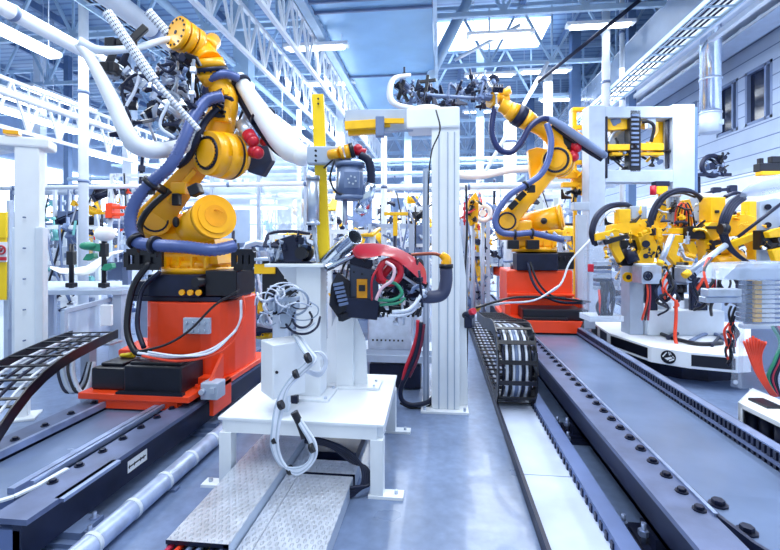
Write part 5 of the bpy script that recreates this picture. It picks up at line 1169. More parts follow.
# clamp units
DU = 6.3
def U(name, lab, cx, dd=0):
    return thing(name, lab, 'clamp', P(cx, HZ, DU+dd).xy.to_3d()+UP*ZB)
def ypoly(t, pts, d, th=.1, m=YEL2, nm='clamp_arm'):
    mb = MB(); mb.prism([P(x, y, d) for x, y in pts], FW*th, .008); return part(nm, mb, m, t)
def finbox(t, x0, y0, x1, y1, d, m=GRY, dep=.18):
    mb = MB(); slab(mb, x0, y0, x1, y1, d, dep)
    for k in range(4): xx = x0+(x1-x0)*(k+.5)/4; slab(mb, xx-.8, y0+1, xx+.3, y1-1, d-.012, .02, 0)
    mb.bolts(P((x0+x1)/2, y0+1, d+dep/2), UP, .04, 4, .008, .02); return part('finned_motor', mb, m, t)
def arcs(t, pts, r, m=BLK, d=DU, nm='hose', off=(0,)):
    for o_ in off:
        mb = MB(); mb.tube([P(x+o_, y+o_*.6, d+(q[0] if q else 0)) for x, y, *q in pts], r, n=10, sub=6); part(nm, mb, m, t)
u1 = U('welding_clamp', 'left yellow clamp unit with silver finned motor, on the white base', 632)
slabp = lambda t, x0, y0, x1, y1, d, m=YEL2, dep=.15, nm='clamp_body', lb=None: part(nm, slab(MB(), x0, y0, x1, y1, d, dep, .012), m, t, lb)
slabp(u1, 619, 209, 631, 223, 6.2); finbox(u1, 631, 206, 647, 219, 6.25)
ypoly(u1, [(610, 236), (613, 225), (628, 221), (655, 218), (660, 226), (656, 240), (640, 238), (628, 232)], 6.2, .2)
ypoly(u1, [(595, 234), (618, 229), (620, 236), (596, 241)], 6.1, .08); ypoly(u1, [(604, 240), (628, 234), (629, 238), (606, 245)], 6.08, .06, BLK)
ypoly(u1, [(611, 238), (620, 236), (619, 246), (625, 258), (620, 263), (612, 250)], 6.15, .1)
ypoly(u1, [(638, 236), (652, 232), (658, 246), (653, 266), (640, 268), (636, 258), (642, 250)], 6.15, .18)
slabp(u1, 621, 240, 638, 266, 6.25, BLK, .2, 'dark_housing'); mb = MB(); mb.cyl(P(628, 248, 6.2), P(634, 262, 6.15), .08, n=16); part('cylinder', mb, NAVY, u1)
mb = MB(); mb.cyl(P(646, 244, 6.14), P(646, 244, 6.1), .05, n=16); mb.cyl(P(646, 256, 6.14), P(646, 256, 6.1), .035, n=16); part('pivot', mb, NAVY, u1)
arcs(u1, [(594, 244, -.1), (591, 232, -.15), (596, 216, -.1), (608, 206, 0), (625, 204, 0), (632, 208, .1)], .03, NAVY, off=(0, 2))
arcs(u1, [(600, 226, 0), (605, 217, 0), (612, 211, 0), (618, 213, 0)], .012, WCAB)
slabp(u1, 628, 264, 650, 303, 6.5, GRY, .15, 'stand')
u2 = U('welding_clamp', 'middle yellow clamp unit between two grey boxes under a big black hose arch', 684)
for x0, x1 in ((668, 680), (698, 711)): finbox(u2, x0, 196, x1, 222, 6.35, GRY, .2); slabp(u2, x0+1, 193, x1+2, 197, 6.33, WHT2, .22, 'cap')
ypoly(u2, [(660, 200), (666, 198), (668, 226), (662, 230), (656, 222)], 6.3, .12); ypoly(u2, [(678, 212), (684, 200), (690, 199), (694, 212), (693, 228), (680, 228)], 6.3, .12)
slabp(u2, 656, 228, 710, 234, 6.2, YEL2, .12); slabp(u2, 657, 228, 663, 240, 6.1); slabp(u2, 668, 235, 684, 243, 6.15)
slabp(u2, 688, 226, 706, 239, 6.1, BLK, .18, 'dark_housing')
ypoly(u2, [(668, 240), (676, 238), (680, 246), (676, 255), (684, 260), (690, 252), (686, 244), (694, 240), (698, 252), (692, 266), (678, 268), (668, 256)], 6.15, .1)
mb = MB(); mb.cyl(P(680, 262, 6.2), P(680, 280, 6.2), .1, n=18); mb.cyl(P(680, 280, 6.2), P(680, 292, 6.2), .085, n=18); mb.cyl(P(680, 292, 6.2), P(680, 300, 6.2), .05, n=14); part('cylinder', mb, BLK, u2)
mb = MB(); mb.cyl(P(680, 281, 6.2), P(680, 284, 6.2), .104, n=18); part('cylinder_band', mb, GRY, u2)
arcs(u2, [(655, 256, 0), (650, 238, -.1), (651, 218, -.1), (660, 200, -.1), (674, 191, -.1), (690, 191, -.05), (701, 199, 0), (704, 212, .1)], .028, NAVY, off=(-1, 1.5)); arcs(u2, [(657, 250, 0), (654, 232, -.05), (656, 214, -.1), (666, 198, -.1), (680, 193, -.1), (695, 197, 0)], .016, BLK)
for k, m in enumerate((REDC, BLK, mat('orange_cable', (230, 110, 30), .4), NAVY)): arcs(u2, [(675+3*k, 226, -.05), (676+3*k, 212, -.1), (681+2*k, 203, -.1), (686+2*k, 212, -.1), (686+3*k, 226, -.05)], .012, m, nm='cable')
u3 = U('welding_clamp', 'right yellow clamp unit with a big square yellow box and thick black hoses', 722)
slabp(u3, 711, 197, 726, 222, 6.1, YEL2, .25); slabp(u3, 716, 210, 720, 213, 6.07, BLK, .04, 'slot')
ypoly(u3, [(704, 228), (712, 222), (726, 222), (730, 216), (745, 214), (760, 218), (760, 232), (735, 236), (712, 240)], 6.05, .25)
slabp(u3, 749, 201, 760, 217, 6.1); ypoly(u3, [(719, 246), (757, 232), (760, 238), (722, 253)], 5.9, .08)
ypoly(u3, [(705, 240), (720, 236), (738, 244), (742, 262), (726, 270), (708, 262)], 6.1, .2); slabp(u3, 708, 226, 722, 229, 6.0, BLK, .08, 'shadow_gap_plate')  # black strip stands in for a shaded gap
slabp(u3, 714, 240, 722, 250, 5.98, NAVY, .1, 'dark_housing'); slabp(u3, 755, 237, 760, 260, 6.0)
mb = MB(); mb.cyl(P(716, 264, 6.0), P(740, 258, 6.0), .1, .12, n=20); part('yellow_drum', mb, YEL, u3)
arcs(u3, [(742, 197, -.4), (733, 204, -.45), (726, 216, -.5), (723, 230, -.5), (727, 244, -.5), (736, 254, -.5), (747, 262, -.5)], .024, NAVY, off=(-3, -1, 1, 3), nm='hose')
mb = MB(); mb.cyl(P(720, 229, 5.75), P(727, 229, 5.75), .07, n=12); part('hose_tie', mb, BLK, u3)
arcs(u3, [(725, 197, .2), (735, 193, .2), (746, 196, .2)], .03, NAVY)
u4 = U('welding_clamp', 'yellow and grey clamp unit cut off by the right picture edge', 772)
ypoly(u4, [(760, 201), (775, 198), (790, 200), (790, 262), (760, 262)], 5.7, .06, GRY, 'side_plate')
mb = MB()
for y in (207, 225): mb.cyl(P(768, y, 5.7), P(768, y, 5.66), .036, n=18)
part('plate_hole', mb, NAVY, u4)
slabp(u4, 762, 230, 786, 250, 5.6, BLK, .15, 'dark_housing'); ypoly(u4, [(768, 232), (776, 229), (790, 226), (790, 236), (770, 238)], 5.5, .08); ypoly(u4, [(772, 250), (790, 246), (790, 262), (776, 262)], 5.5, .08)
rnd = random.Random(77)
for t_, xr, yr, n in ((u1, (604, 656), (215, 266), 44), (u2, (655, 706), (203, 268), 60), (u3, (706, 760), (212, 268), 56), (u4, (760, 780), (225, 262), 8)):
    for k in range(n): piece(KINDS[k % 9], P(rnd.uniform(*xr), rnd.uniform(*yr), rnd.uniform(5.95, 6.5) if t_ is not u4 else 5.6), rnd, rnd.uniform(.5, .95), t_, mats=rnd.choice((YEL2, YEL2, YEL, BLK, BLK, NAVY, SLV, None)))
for a, b, m, lb in (((672, 235, 5.8), (660, 264, 5.75), SLV, 'short silver rod with yellow tip slanting before the middle clamp'), ((726, 245, 5.6), (685, 275, 5.55), SLV, 'long silver rod with yellow tip slanting before the right clamp'), ((782, 203, 5.4), (738, 237, 5.5), NAVY, 'thin dark rod slanting down from the right picture edge')):
    t_ = thing('actuator_rod', lb, 'rod', P(*b)); a_ = P(*a); b_ = P(*b); mb = MB(); mb.cyl(a_, b_, .036 if m is SLV else .02, n=14); part('rod', mb, m, t_)
    if m is SLV: mb = MB(); mb.cyl(b_.lerp(a_, .1), b_+(b_-a_)*.03, .042, n=14); part('yellow_tip', mb, YEL2, t_)
for x0, y0, x1, y1, d_, lb in ((642, 264, 662, 284, 5.9, 'small silver fan box below the left clamp'), (686, 266, 712, 283, 5.9, 'small silver fan box below the right clamp')):
    t_ = thing('fan_box', lb, 'box', P((x0+x1)/2, y1, d_)); slabp(t_, x0, y0+2, x1, y1, d_, SLV, .25, 'box_body'); slabp(t_, x0+1, y0, x1+1, y0+2, d_, WHT2, .25, 'lid')
    mb = MB(); c = P(x0+6, (y0+y1)/2+2, d_-.01); mb.ring(c, FW, .055, .01, 16); mb.cyl(c, c-FW*.01, .03, n=12); mb.beam(c+RT*.05-FW*.005, c-RT*.05-FW*.005, .01); mb.beam(c+UP*.05-FW*.005, c-UP*.05-FW*.005, .01); part('fan_grille', mb, NAVY, t_)
    slabp(t_, x0+5, y1, x1-4, 311, d_+.5, NAVY, .06, 'stand')
for k in range(22):
    x0 = rnd.choice((rnd.uniform(655, 672), rnd.uniform(692, 735), rnd.uniform(692, 735))); y0 = rnd.uniform(262, 285); t_ = u3 if x0 > 690 else u2
    mb = MB(); mb.tube([P(x0, y0, 6.0), P(x0+rnd.uniform(-6, 10), y0+12, 5.9), P(x0+rnd.uniform(-10, 10), y0+26, 5.95), P(x0+rnd.uniform(-8, 12), y0+rnd.uniform(20, 36), 6.1)], rnd.choice((.014, .02)), n=6); part('cable', mb, rnd.choice((BLK, NAVY, BLK, REDC)), t_)
# cables on the base
for k, (pts, r, m, lb) in enumerate((([(668, 340), (680, 334), (694, 327), (708, 326), (722, 332)], .03, NAVY, 'thick dark hose lying on the white base near its middle'), ([(640, 322), (648, 330), (662, 336), (680, 342), (700, 346), (722, 345)], .026, BLK, 'black hose lying along the front of the white base'), ([(690, 343), (704, 336), (716, 336), (726, 342)], .024, GRY2, 'grey hose lying on the white base beside the thick dark one'), ([(712, 347), (722, 336), (734, 330)], .02, NAVY, 'navy hose running to the right end of the white base'))):
    mb = MB(); mb.tube([G(x, y, ZB)+UP*r for x, y in pts], r, n=8); tag(part('hose', mb, m), lb, 'hose')
mb = MB(); mb.tube([P(676, 300, 5.9), P(676, 318, 5.9), P(675, 336, 5.9), P(677, 346, 5.85)], .022, n=8); tag(part('cable', mb, REDC), 'straight red cable hanging below the middle clamp cylinder', 'cable')
pk = thing('sensor_box', 'small pale box with a red stripe at the left of the white base', 'sensor', G(635, 329, ZB))
q = G(635, 329, ZB); mb = MB(); mb.box(q+UP*.09, (.1, .1, .18), None, .01); part('box_body', mb, WHT, pk); mb = MB(); mb.box(q+UP*.09-FW*.05, (.03, .02, .16)); part('stripe', mb, RED, pk)
for t_i, (x, y0, y1) in enumerate(((645, 272, 320), (710, 270, 300))):
    for j in range(3):
        mb = MB(); mb.tube([P(x+2*j, y0, 6.0), P(x+3+j, (y0+y1)/2, 5.95), P(x-3+3*j, y1, 6.1)], .014, n=6); tag(part('cable', mb, (REDC, BLK, PINK)[j]), ('orange red', 'black', 'magenta')[j]+(' cable beside the left fan box' if t_i == 0 else ' cable right of the right fan box'), 'cable')
# left clear valve box
cv = thing('valve_cabinet', 'small clear plastic valve box behind the right track, left of the clamps', 'cabinet', P(606, 320, 6.2))
mb = MB(); mb.prism([P(591, 318, 6.1), P(594, 250, 6.1), P(610, 248, 6.1), P(621, 272, 6.1), P(621, 320, 6.1)], FW*.3, .004); part('clear_cover', mb, CLEAR, cv)
for k in range(7):
    mb = MB(); slab(mb, 597, 262+k*4.2, 612, 265+k*4.2, 6.2, .12, .003); part('valve', mb, (GRY, NAVY, GRY2)[k % 3], cv)
for k in range(6):
    mb = MB(); x = 599+k*3.2; mb.tube([P(x, 290, 6.18), P(x+rnd.uniform(-4, 4), 300, 6.12), P(x+rnd.uniform(-4, 4), 318, 6.2)], .016, n=6); part('cable', mb, (REDC, NAVY, BLK, GRY2, BLK, NAVY)[k], cv)
for k in range(8):
    mb = MB(); x = rnd.uniform(598, 614); mb.tube([P(x, 282, 6.2), P(x+rnd.uniform(-4, 6), 294, 6.15), P(x-4, 306, 6.15), P(x+rnd.uniform(-2, 4), 317, 6.2)], .022, n=6); part('cable', mb, BLK if k % 3 else NAVY, cv)
mb = MB(); slab(mb, 588, 264, 594, 272, 6.05, .02); part('red_tag', mb, RED, cv); mb = MB(); slab(mb, 590, 316, 624, 322, 6.15, .35); part('foot', mb, WHT2, cv)
# ---- big clear valve cabinet at right edge
DR = 4.1; f = lambda x, y, dd=0: P(x, y, DR+dd)
vc = thing('valve_cabinet', 'large clear plastic valve cabinet with rows of yellow striped valves at the right edge', 'cabinet', f(762, 390))
mb = MB(); mb.prism([f(740, 262), f(731, 386), f(742, 389), f(748, 262)], FW*.006); mb.prism([f(741, 262, .01), f(738, 388, .01), f(800, 392, .01), f(800, 262, .01)], FW*.006); part('clear_cover', mb, CLEAR, vc)
mb = MB(); mb.prism([f(722, 280, -.05), f(738, 264, -.05), f(800, 262, -.05), f(800, 280, -.05)], FW*.35, .004); part('frosted_hood', mb, CLEAR2, vc)
mb = MB(); slab(mb, 708, 289, 742, 297, 3.95, .1); slab(mb, 706, 297, 742, 303, 3.98, .1); slab(mb, 735, 268, 792, 279, 4.1, .2); part('aluminium_bracket', mb, SLV, vc)
for k in range(9):
    y = 281+k*4.7
    mb = MB(); slab(mb, 745, y, 755, y+3.6, 4.25, .12, .002); v_ = part('valve', mb, NAVY, vc)
    mb = MB(); slab(mb, 755, y, 762, y+3.6, 4.22, .12, .002); part('yellow_stripe', mb, YEL2, v_)
    mb = MB(); slab(mb, 762, y, 775, y+3.4, 4.25, .1, .002); mb.cyl(f(775, y+1.8, .2), f(795, y+1.8, .2), .013, n=8); part('valve_port', mb, WHT, v_)
mb = MB(); slab(mb, 744, 325, 790, 329, 4.2, .08); part('back_rail', mb, WHT2, vc)
mb = MB(); slab(mb, 744, 279, 800, 325, 4.4, .02); slab(mb, 752, 329, 800, 372, 4.5, .02); part('back_plate', mb, GRY2, vc)
mb = MB(); q = f(735, 382, -.01); mb.cyl(q, q-FW*.01, .02, n=12); part('screw', mb, SLV, vc)
for k in range(8):
    x = 744+k*3; mb = MB(); mb.tube([f(x, 336+abs(k-3)*2, -.08-.01*k), f(x+.5, 343, -.12), f(749+k*1.7, 355, -.1), f(755+k*1.1, 370, -.1), f(764+k*.7, 385, -.1), f(772+k*.7, 396, -.05)], .0105, n=8); part('orange_cable', mb, REDC, vc)
for k in range(5):
    mb = MB(); mb.tube([f(772+k*3, 326, .1), f(780+k*2, 342, .05), f(775+k*2, 360, 0), f(768+k*2, 378, 0), f(776+k, 396, 0)], .014, n=8); part('cable', mb, (GRN, NAVY, PINK, BLK, NAVY)[k], vc)
for k in range(12):
    x, y = rnd.uniform(727, 737), rnd.uniform(302, 345); mb = MB(); mb.tube([f(x, y, .2), f(x+rnd.uniform(-5, 5), y+8, .2), f(x+rnd.uniform(-5, 5), y+18, .2), f(x+rnd.uniform(-3, 3), y+26, .2)], .011, n=6); part('cable', mb, (BLK, REDC, BLK, NAVY)[k % 4], vc)
for k in range(5): mb = MB(); mb.tube([f(708+k, 288+k*3, -.1), f(704, 272, -.05), f(708+k, 258, .1)], .011, n=6); part('cable', mb, (REDC, BLK, REDC, NAVY, BLK)[k], vc)
ws_ = thing('cabinet_stand', 'white box stand with a dark opening under the clear cabinet at the right edge', 'stand', G(760, 445).xy.to_3d())
c0 = G(738, 402, .44); c1_ = G(752, 388, .44)
e1 = G(800, 432, .44); n0 = (e1-c0).normalized()
mb = MB(); dpt = (c1_-c0); mb.prism([c0, c0+n0*.9, c0+n0*.9+dpt.normalized()*.55, c0+dpt.normalized()*.55], (0, 0, -.04), .004)
for t_ in (0, .86): q = c0+n0*t_; mb.prism([q, q+n0*.05, q+n0*.05+dpt.normalized()*.05, q+dpt.normalized()*.05], (0, 0, -.44), .003)
q = c0+dpt.normalized()*.5; mb.prism([q, q+n0*.9, q+n0*.9-UP*.44, q-UP*.44], FW*.02); q = c0-UP*.44; mb.prism([q, q+n0*.9, q+n0*.9+dpt.normalized()*.5, q+dpt.normalized()*.5], (0, 0, .04)); mb.prism([c0, c0+dpt.normalized()*.5, c0+dpt.normalized()*.5-UP*.44, c0-UP*.44], n0*.02)
part('stand_body', mb, WHT, ws_)
mb = MB(); q = c0+n0*.1+dpt.normalized()*.2-UP*.38
for k in range(3): mb.cyl(q+n0*.15*k, q+n0*.15*k+UP*.28, .05, n=14)
mb.prism([q+dpt.normalized()*.2, q+n0*.7+dpt.normalized()*.2, q+n0*.7+dpt.normalized()*.2+UP*.3, q+dpt.normalized()*.2+UP*.3], dpt.normalized()*.02); part('dark_interior', mb, NAVY, ws_)
mb = MB(); q = c0+n0*.22+dpt.normalized()*.25; mb.box(q+UP*.01, (.2, .12, .02), Matrix.Rotation(math.atan2(n0.y, n0.x), 3, 'Z')); part('cable_gland', mb, BLK, ws_)
# clear shield cone and the box above it
sh = thing('splash_shield', 'curved milky plastic shield above the right clamp', 'shield', P(762, 196, 5.6))
mb = MB(); mb.loft([[P(740, 197, 5.5), P(741, 192, 5.4), P(748, 186, 5.4), P(748, 196, 5.5)], [P(762, 196, 5.5), P(763, 182, 5.3), P(768, 176, 5.4), P(770, 190, 5.5)], [P(790, 190, 5.5), P(792, 176, 5.3), P(794, 172, 5.4), P(795, 188, 5.5)]]); part('shield', mb, CLEAR2, sh)
mb = MB(); mb.cyl(P(786, 190, 5.55), P(786, 262, 5.7), .03, n=10); part('shield_support', mb, GRY, sh)
bx = thing('light_curtain_box', 'dark box with a yellow stripe at the right edge above the plastic shield', 'box', P(770, 176, 6.2))
mb = MB(); slab(mb, 760, 163, 798, 171, 6.1, .12); slab(mb, 772, 156, 790, 163, 6.15, .08); slab(mb, 760, 158, 764, 164, 6.15, .06); part('box_body', mb, BLK, bx)
mb = MB(); slab(mb, 762, 171, 798, 175, 6.08, .12); part('yellow_stripe', mb, YEL2, bx); mb = MB(); mb.beam(P(788, 176, 6.3), P(788, 300, 6.3), .08); part('support', mb, GRY, bx)
# dark wheel gripper seen on the white boards
wg = thing('wall_gripper', 'dark round gripper mounted on an arm in front of the white wall boards', 'gripper', P(712, 178, 8.8))
mb = MB(); c = P(712, 166, 8.8); mb.ring(c, FW, .2, .045, 24, 8); mb.ring(c+FW*.1, FW, .15, .03, 20, 6); mb.cyl(c, c+FW*.15, .07, n=14); part('wheel', mb, NAVY, wg)
mb = MB(); slab(mb, 698, 173, 732, 176, 8.75, .1); mb.beam(P(698, 176, 8.9), P(700, 310, 8.9), .06); part('arm', mb, NAVY, wg)
for k in range(14): piece(KINDS[k % 9], P(rnd.uniform(700, 726), rnd.uniform(156, 175), 8.8), rnd, 1.0, wg, mats=rnd.choice((NAVY, BLK, GRY2)))
ra = thing('reach_arm', 'thin dark jointed arm in front of the white boards above the clamps', 'arm', P(718, 192, 8.5))
mb = MB(); mb.beam(P(698, 196, 8.5), P(720, 190, 8.5), .07, .06, bev=.008); mb.beam(P(720, 190, 8.5), P(732, 189, 8.5), .06, bev=.008); mb.box(P(732, 189, 8.5), (.14, .12, .14), None, .02); mb.box(P(716, 190, 8.5), (.16, .1, .1), None, .02); part('arm', mb, NAVY, ra)
mb = MB(); mb.beam(P(698, 196, 8.5), P(698, 300, 8.5), .06); part('mast', mb, GRY2, ra)
# ================================================================ LEFT PILLAR, WORK TABLE AND BACKGROUND
# left square pillar with wide lower casing
q = P(25.5, 418, 4.45); q.z = 0
pb = thing('square_pillar', 'broad square white pillar at the left edge with side casings and white foot', 'pillar', q)
Rz = Matrix.Rotation(.5, 3, 'Z'); f = lambda x, y, dd=0: P(x, y, 4.45+dd)
mb = MB(); mb.box((q.x, q.y+.05, 1.55), (.2, .18, 2.35), Rz, .008); part('shaft', mb, WHT, pb)
for sx in (-1, 1):
    mb = MB(); mb.box((q.x+sx*.125, q.y+.05, 1.13), (.07, .16, 1.55), Rz, .01); part('side_casing', mb, WHT2, pb)
mb = MB(); mb.box((q.x-.08, q.y+.05, .2), (.1, .1, .4), Rz, .004); part('foot_tube', mb, WHT, pb)
mb = MB(); mb.box((q.x-.08, q.y+.05, .012), (.26, .26, .024), Rz, .004); part('foot_plate', mb, WHT, pb)
mb = MB(); mb.box((q.x-.08, q.y+.05, 2.74), (.5, .3, .1), Rz, .02); mb.beam(Vector((q.x-.2, q.y, 2.72)), Vector((q.x-1.2, q.y+.1, 2.65)), .16, .12, bev=.01); part('head_bracket', mb, WHT, pb)
mb = MB(); mb.box((q.x-.06, q.y-.08, 2.82), (.12, .1, .04), Rz, .004); part('orange_marker', mb, YEL, pb)
mb = MB()
for k in range(6): mb.cyl((q.x+.05, q.y-.05, .5+.3*k), (q.x+.05, q.y-.075, .5+.3*k), .008, n=6)
part('rivets', mb, GRY2, pb, kind='stuff')
# prohibition sign board and yellow guard at the left edge
sb = thing('warning_board', 'yellow framed board with a red round prohibition sign at the left edge', 'sign', P(0, HZ, 5.6).xy.to_3d())
mb = MB(); slab(mb, -14, 212, 6, 238, 5.6, .03); slab(mb, -14, 238, 6, 300, 5.62, .02); part('board', mb, [YELP], sb)
mb = MB(); slab(mb, -10, 242, 6.5, 262, 5.59, .015, 0); pn = part('sign_plate', mb, WHT, sb)
mb = MB(); c = P(1, 250, 5.58); mb.ring(c, FW, .05, .01, 26, 6); mb.beam(c+RT*.035+UP*.035, c-RT*.035-UP*.035, .012); part('prohibition_ring', mb, RED, pn)
mb = MB(); slab(mb, -9, 257, 6, 260.5, 5.575, .01, 0); part('red_band', mb, RED, pn)
mb = MB(); mb.prism([c+RT*.014*k_+UP*.02*j_-FW*.004 for k_, j_ in ((-1, -1), (1, -1), (.6, .6), (0, 1.2), (-.6, .6))], FW*.004); part('black_figure', mb, BLK, pn)
mb = MB(); slab(mb, -16, 200, -12, 330, 5.65, .08); slab(mb, 6, 200, 9, 330, 5.65, .08); mb.beam(P(8, 300, 5.7), Vector((*P(8, 300, 5.7).xy, 0)), .06); part('frame', mb, GRY, sb)
# work table carrying a white pressed sheet
D6 = 6.6; f = lambda x, y, dd=0: P(x, y, D6+dd)
wt = thing('workpiece_table', 'grey steel table behind the left robot carrying a white pressed sheet', 'table', P(95, HZ, D6).xy.to_3d())
mb = MB(); a = f(40, 290, -.6); b = f(138, 290, .0)
za = 1.08; pts = [f(38, HZ, -.8), f(122, HZ, -.8), f(150, HZ, .0), f(150, HZ, .6), f(38, HZ, .6)]
mb.prism([Vector((v.x, v.y, za)) for v in pts], (0, 0, .06), .004); part('table_top', mb, GRY, wt)
for x, dd in ((46, -.7), (120, -.7), (50, .5), (146, .4)):
    v = f(x, HZ, dd); mb = MB(); mb.b2((v.x-.06, v.y-.06, 0), (v.x+.06, v.y+.06, za)); part('leg', mb, GRY, wt)
mb = MB(); v0 = f(46, HZ, -.7); v1 = f(120, HZ, -.7); mb.beam(Vector((v0.x, v0.y, .5)), Vector((v1.x, v1.y, .5)), .08); part('cross_bar', mb, GRY, wt)
ps_ = MB(); rows = [[(50, 268, -.7), (60, 273, -.7), (72, 274, -.7), (84, 275, -.7), (94, 272, -.7), (104, 262, -.7), (112, 255, -.7), (122, 252, -.7)], [(50, 266, -.3), (62, 268, -.3), (74, 268, -.3), (86, 266, -.3), (96, 260, -.3), (106, 254, -.3), (114, 251, -.3), (124, 250, -.3)]]
A_ = [[ps_.b.verts.new(f(*v)) for v in r] for r in rows]; B_ = [[ps_.b.verts.new(f(*v)-UP*.008) for v in r] for r in rows]
for j in range(7):
    for L_, s_ in ((A_, 1), (B_, -1)): ps_.b.faces.new((L_[0][j], L_[0][j+1], L_[1][j+1], L_[1][j])[::s_]).smooth = True
    ps_.b.faces.new((A_[0][j], A_[0][j+1], B_[0][j+1], B_[0][j])); ps_.b.faces.new((A_[1][j], A_[1][j+1], B_[1][j+1], B_[1][j]))
tag(part('pressed_sheet', ps_, WHT), 'white pressed metal sheet bending upward on the work table', 'metal sheet')
for x, y0, y1, lb in ((71.5, 244, 288, 'black upright locating pin through the white sheet'), (104, 236, 288, 'thick black locating post with a green pad beside the white sheet')):
    t_ = thing('locating_post', lb, 'post', f(x, y1, -.75)); mb = MB(); mb.cyl(f(x, y0, -.75), f(x, y1, -.75), .03, n=10); mb.box(f(x, y0+14, -.75), (.09, .08, .18), None, .01); mb.box(f(x, y1-3, -.75), (.1, .1, .06), None, .01); part('post_body', mb, BLK, t_)
    if x > 80: 
        mb = MB(); mb.beam(f(x-2, 248, -.75), f(x-16, 246, -.8), .07, .1, bev=.01); mb.sph(f(x-16, 246, -.8), .08, 10, (1.4, 1, .7)); part('green_pad', mb, GRN, t_)
        mb = MB(); mb.sph(f(x+1, 234, -.75), .11, 12, (1.2, 1, .9)); part('white_head', mb, WHT, t_)
for x, y, lb in ((106, 268, 'green pad holding the underside of the white sheet'), (88, 258, 'green pad on top of the white sheet')):
    mb = MB(); mb.prism([f(x-6, y+2, -.8), f(x-2, y-4, -.8), f(x+5, y-5, -.8), f(x+6, y, -.8), f(x, y+3, -.8)], FW*.1, .01); tag(part('rubber_pad', mb, GRN), lb, 'pad')
mb = MB(); slab(mb, 107, 262, 122, 280, 6.2, .05); slab(mb, 122, 256, 128, 285, 6.15, .1); tag(part('clamp_block', mb, GRY2), 'grey block at the right end of the work table behind the robot hose', 'block')
# equipment generator: each is one machine with its own parts
def machine(lab, x0, x1, d, ztop, seed, pal='pale', acc=YEL2, n=18, z0=0, name='assembly_machine', cat='machine', shelf=3, sc=(1.5, 3)):
    rnd = random.Random(seed); a = P(x0, HZ, d); b = P(x1, HZ, d); c = (a+b)/2; t = thing(name, lab, cat, (c.x, c.y, z0))
    W_ = (b-a).length; dep = rnd.uniform(.5, .9); fr = {'pale': WHT, 'grey': GRY, 'blue': GRY2}[pal]
    for i, u in enumerate((0, 1)):
        for v in (0, 1):
            q = a.lerp(b, u)+FW*dep*v; mb = MB(); mb.b2((q.x-.04, q.y-.04, z0), (q.x+.04, q.y+.04, ztop)); part('post', mb, fr, t)
    for k in range(shelf):
        z = z0+(ztop-z0)*(k+1)/shelf-.04; mb = MB()
        for v in (0, 1): q0 = a+FW*dep*v; q1 = b+FW*dep*v; mb.beam(Vector((q0.x, q0.y, z)), Vector((q1.x, q1.y, z)), .06, .08)
        if k < shelf-1 and rnd.random() < .7: mb.box((c.x+FW.x*dep/2, c.y+FW.y*dep/2, z), (W_, dep, .03), Matrix.Rotation(TH, 3, 'Z'))
        part('rail', mb, fr, t)
    for k in range(3):
        w2 = rnd.uniform(.2, .5)*W_; h2 = rnd.uniform(.15, .35)*(ztop-z0); q = a.lerp(b, rnd.uniform(.2, .8))+FW*dep*rnd.uniform(.2, .8); z = z0+rnd.uniform(.05, .6)*(ztop-z0)
        mb = MB(); mb.box((q.x, q.y, z+h2/2), (w2, .3, h2), Matrix.Rotation(TH, 3, 'Z'), .015)
        for j in range(3): mb.box((q.x-w2*.3+j*w2*.3, q.y-.16, z+h2*.7), (.05, .02, .05))
        part('equipment_box', mb, rnd.choice((WHT, GRY, GRY2, SLV, WHT2)), t)
    for k in range(int(n*1.8) if d < 14 else n):
        q = a.lerp(b, rnd.random())+FW*dep*rnd.uniform(-.1, .8); z = z0+(ztop-z0)*rnd.uniform(.12, 1.0)
        piece(KINDS[k % 9], (q.x, q.y, z), rnd, rnd.uniform(*sc), t, mats=(acc if k % 5 == 0 else rnd.choice((None, SLV, NAVY, GRY2, NAVY, GRY2, WHT2) if d < 14 else (SLV, WHT, GRY, GRY2, WHT2))))  # far machines get paler colours in place of haze
    for k in range(3):
        q = a.lerp(b, rnd.random()); r_ = a.lerp(b, rnd.random()); mb = MB()
        mb.tube([Vector((q.x, q.y-.05, ztop)), Vector(((q.x+r_.x)/2, q.y-.12, z0+(ztop-z0)*.6)), Vector((r_.x, r_.y-.1, z0+(ztop-z0)*.3))], .02, n=6); part('hose', mb, rnd.choice((BLK, WCAB, GRY2)), t)
    return t
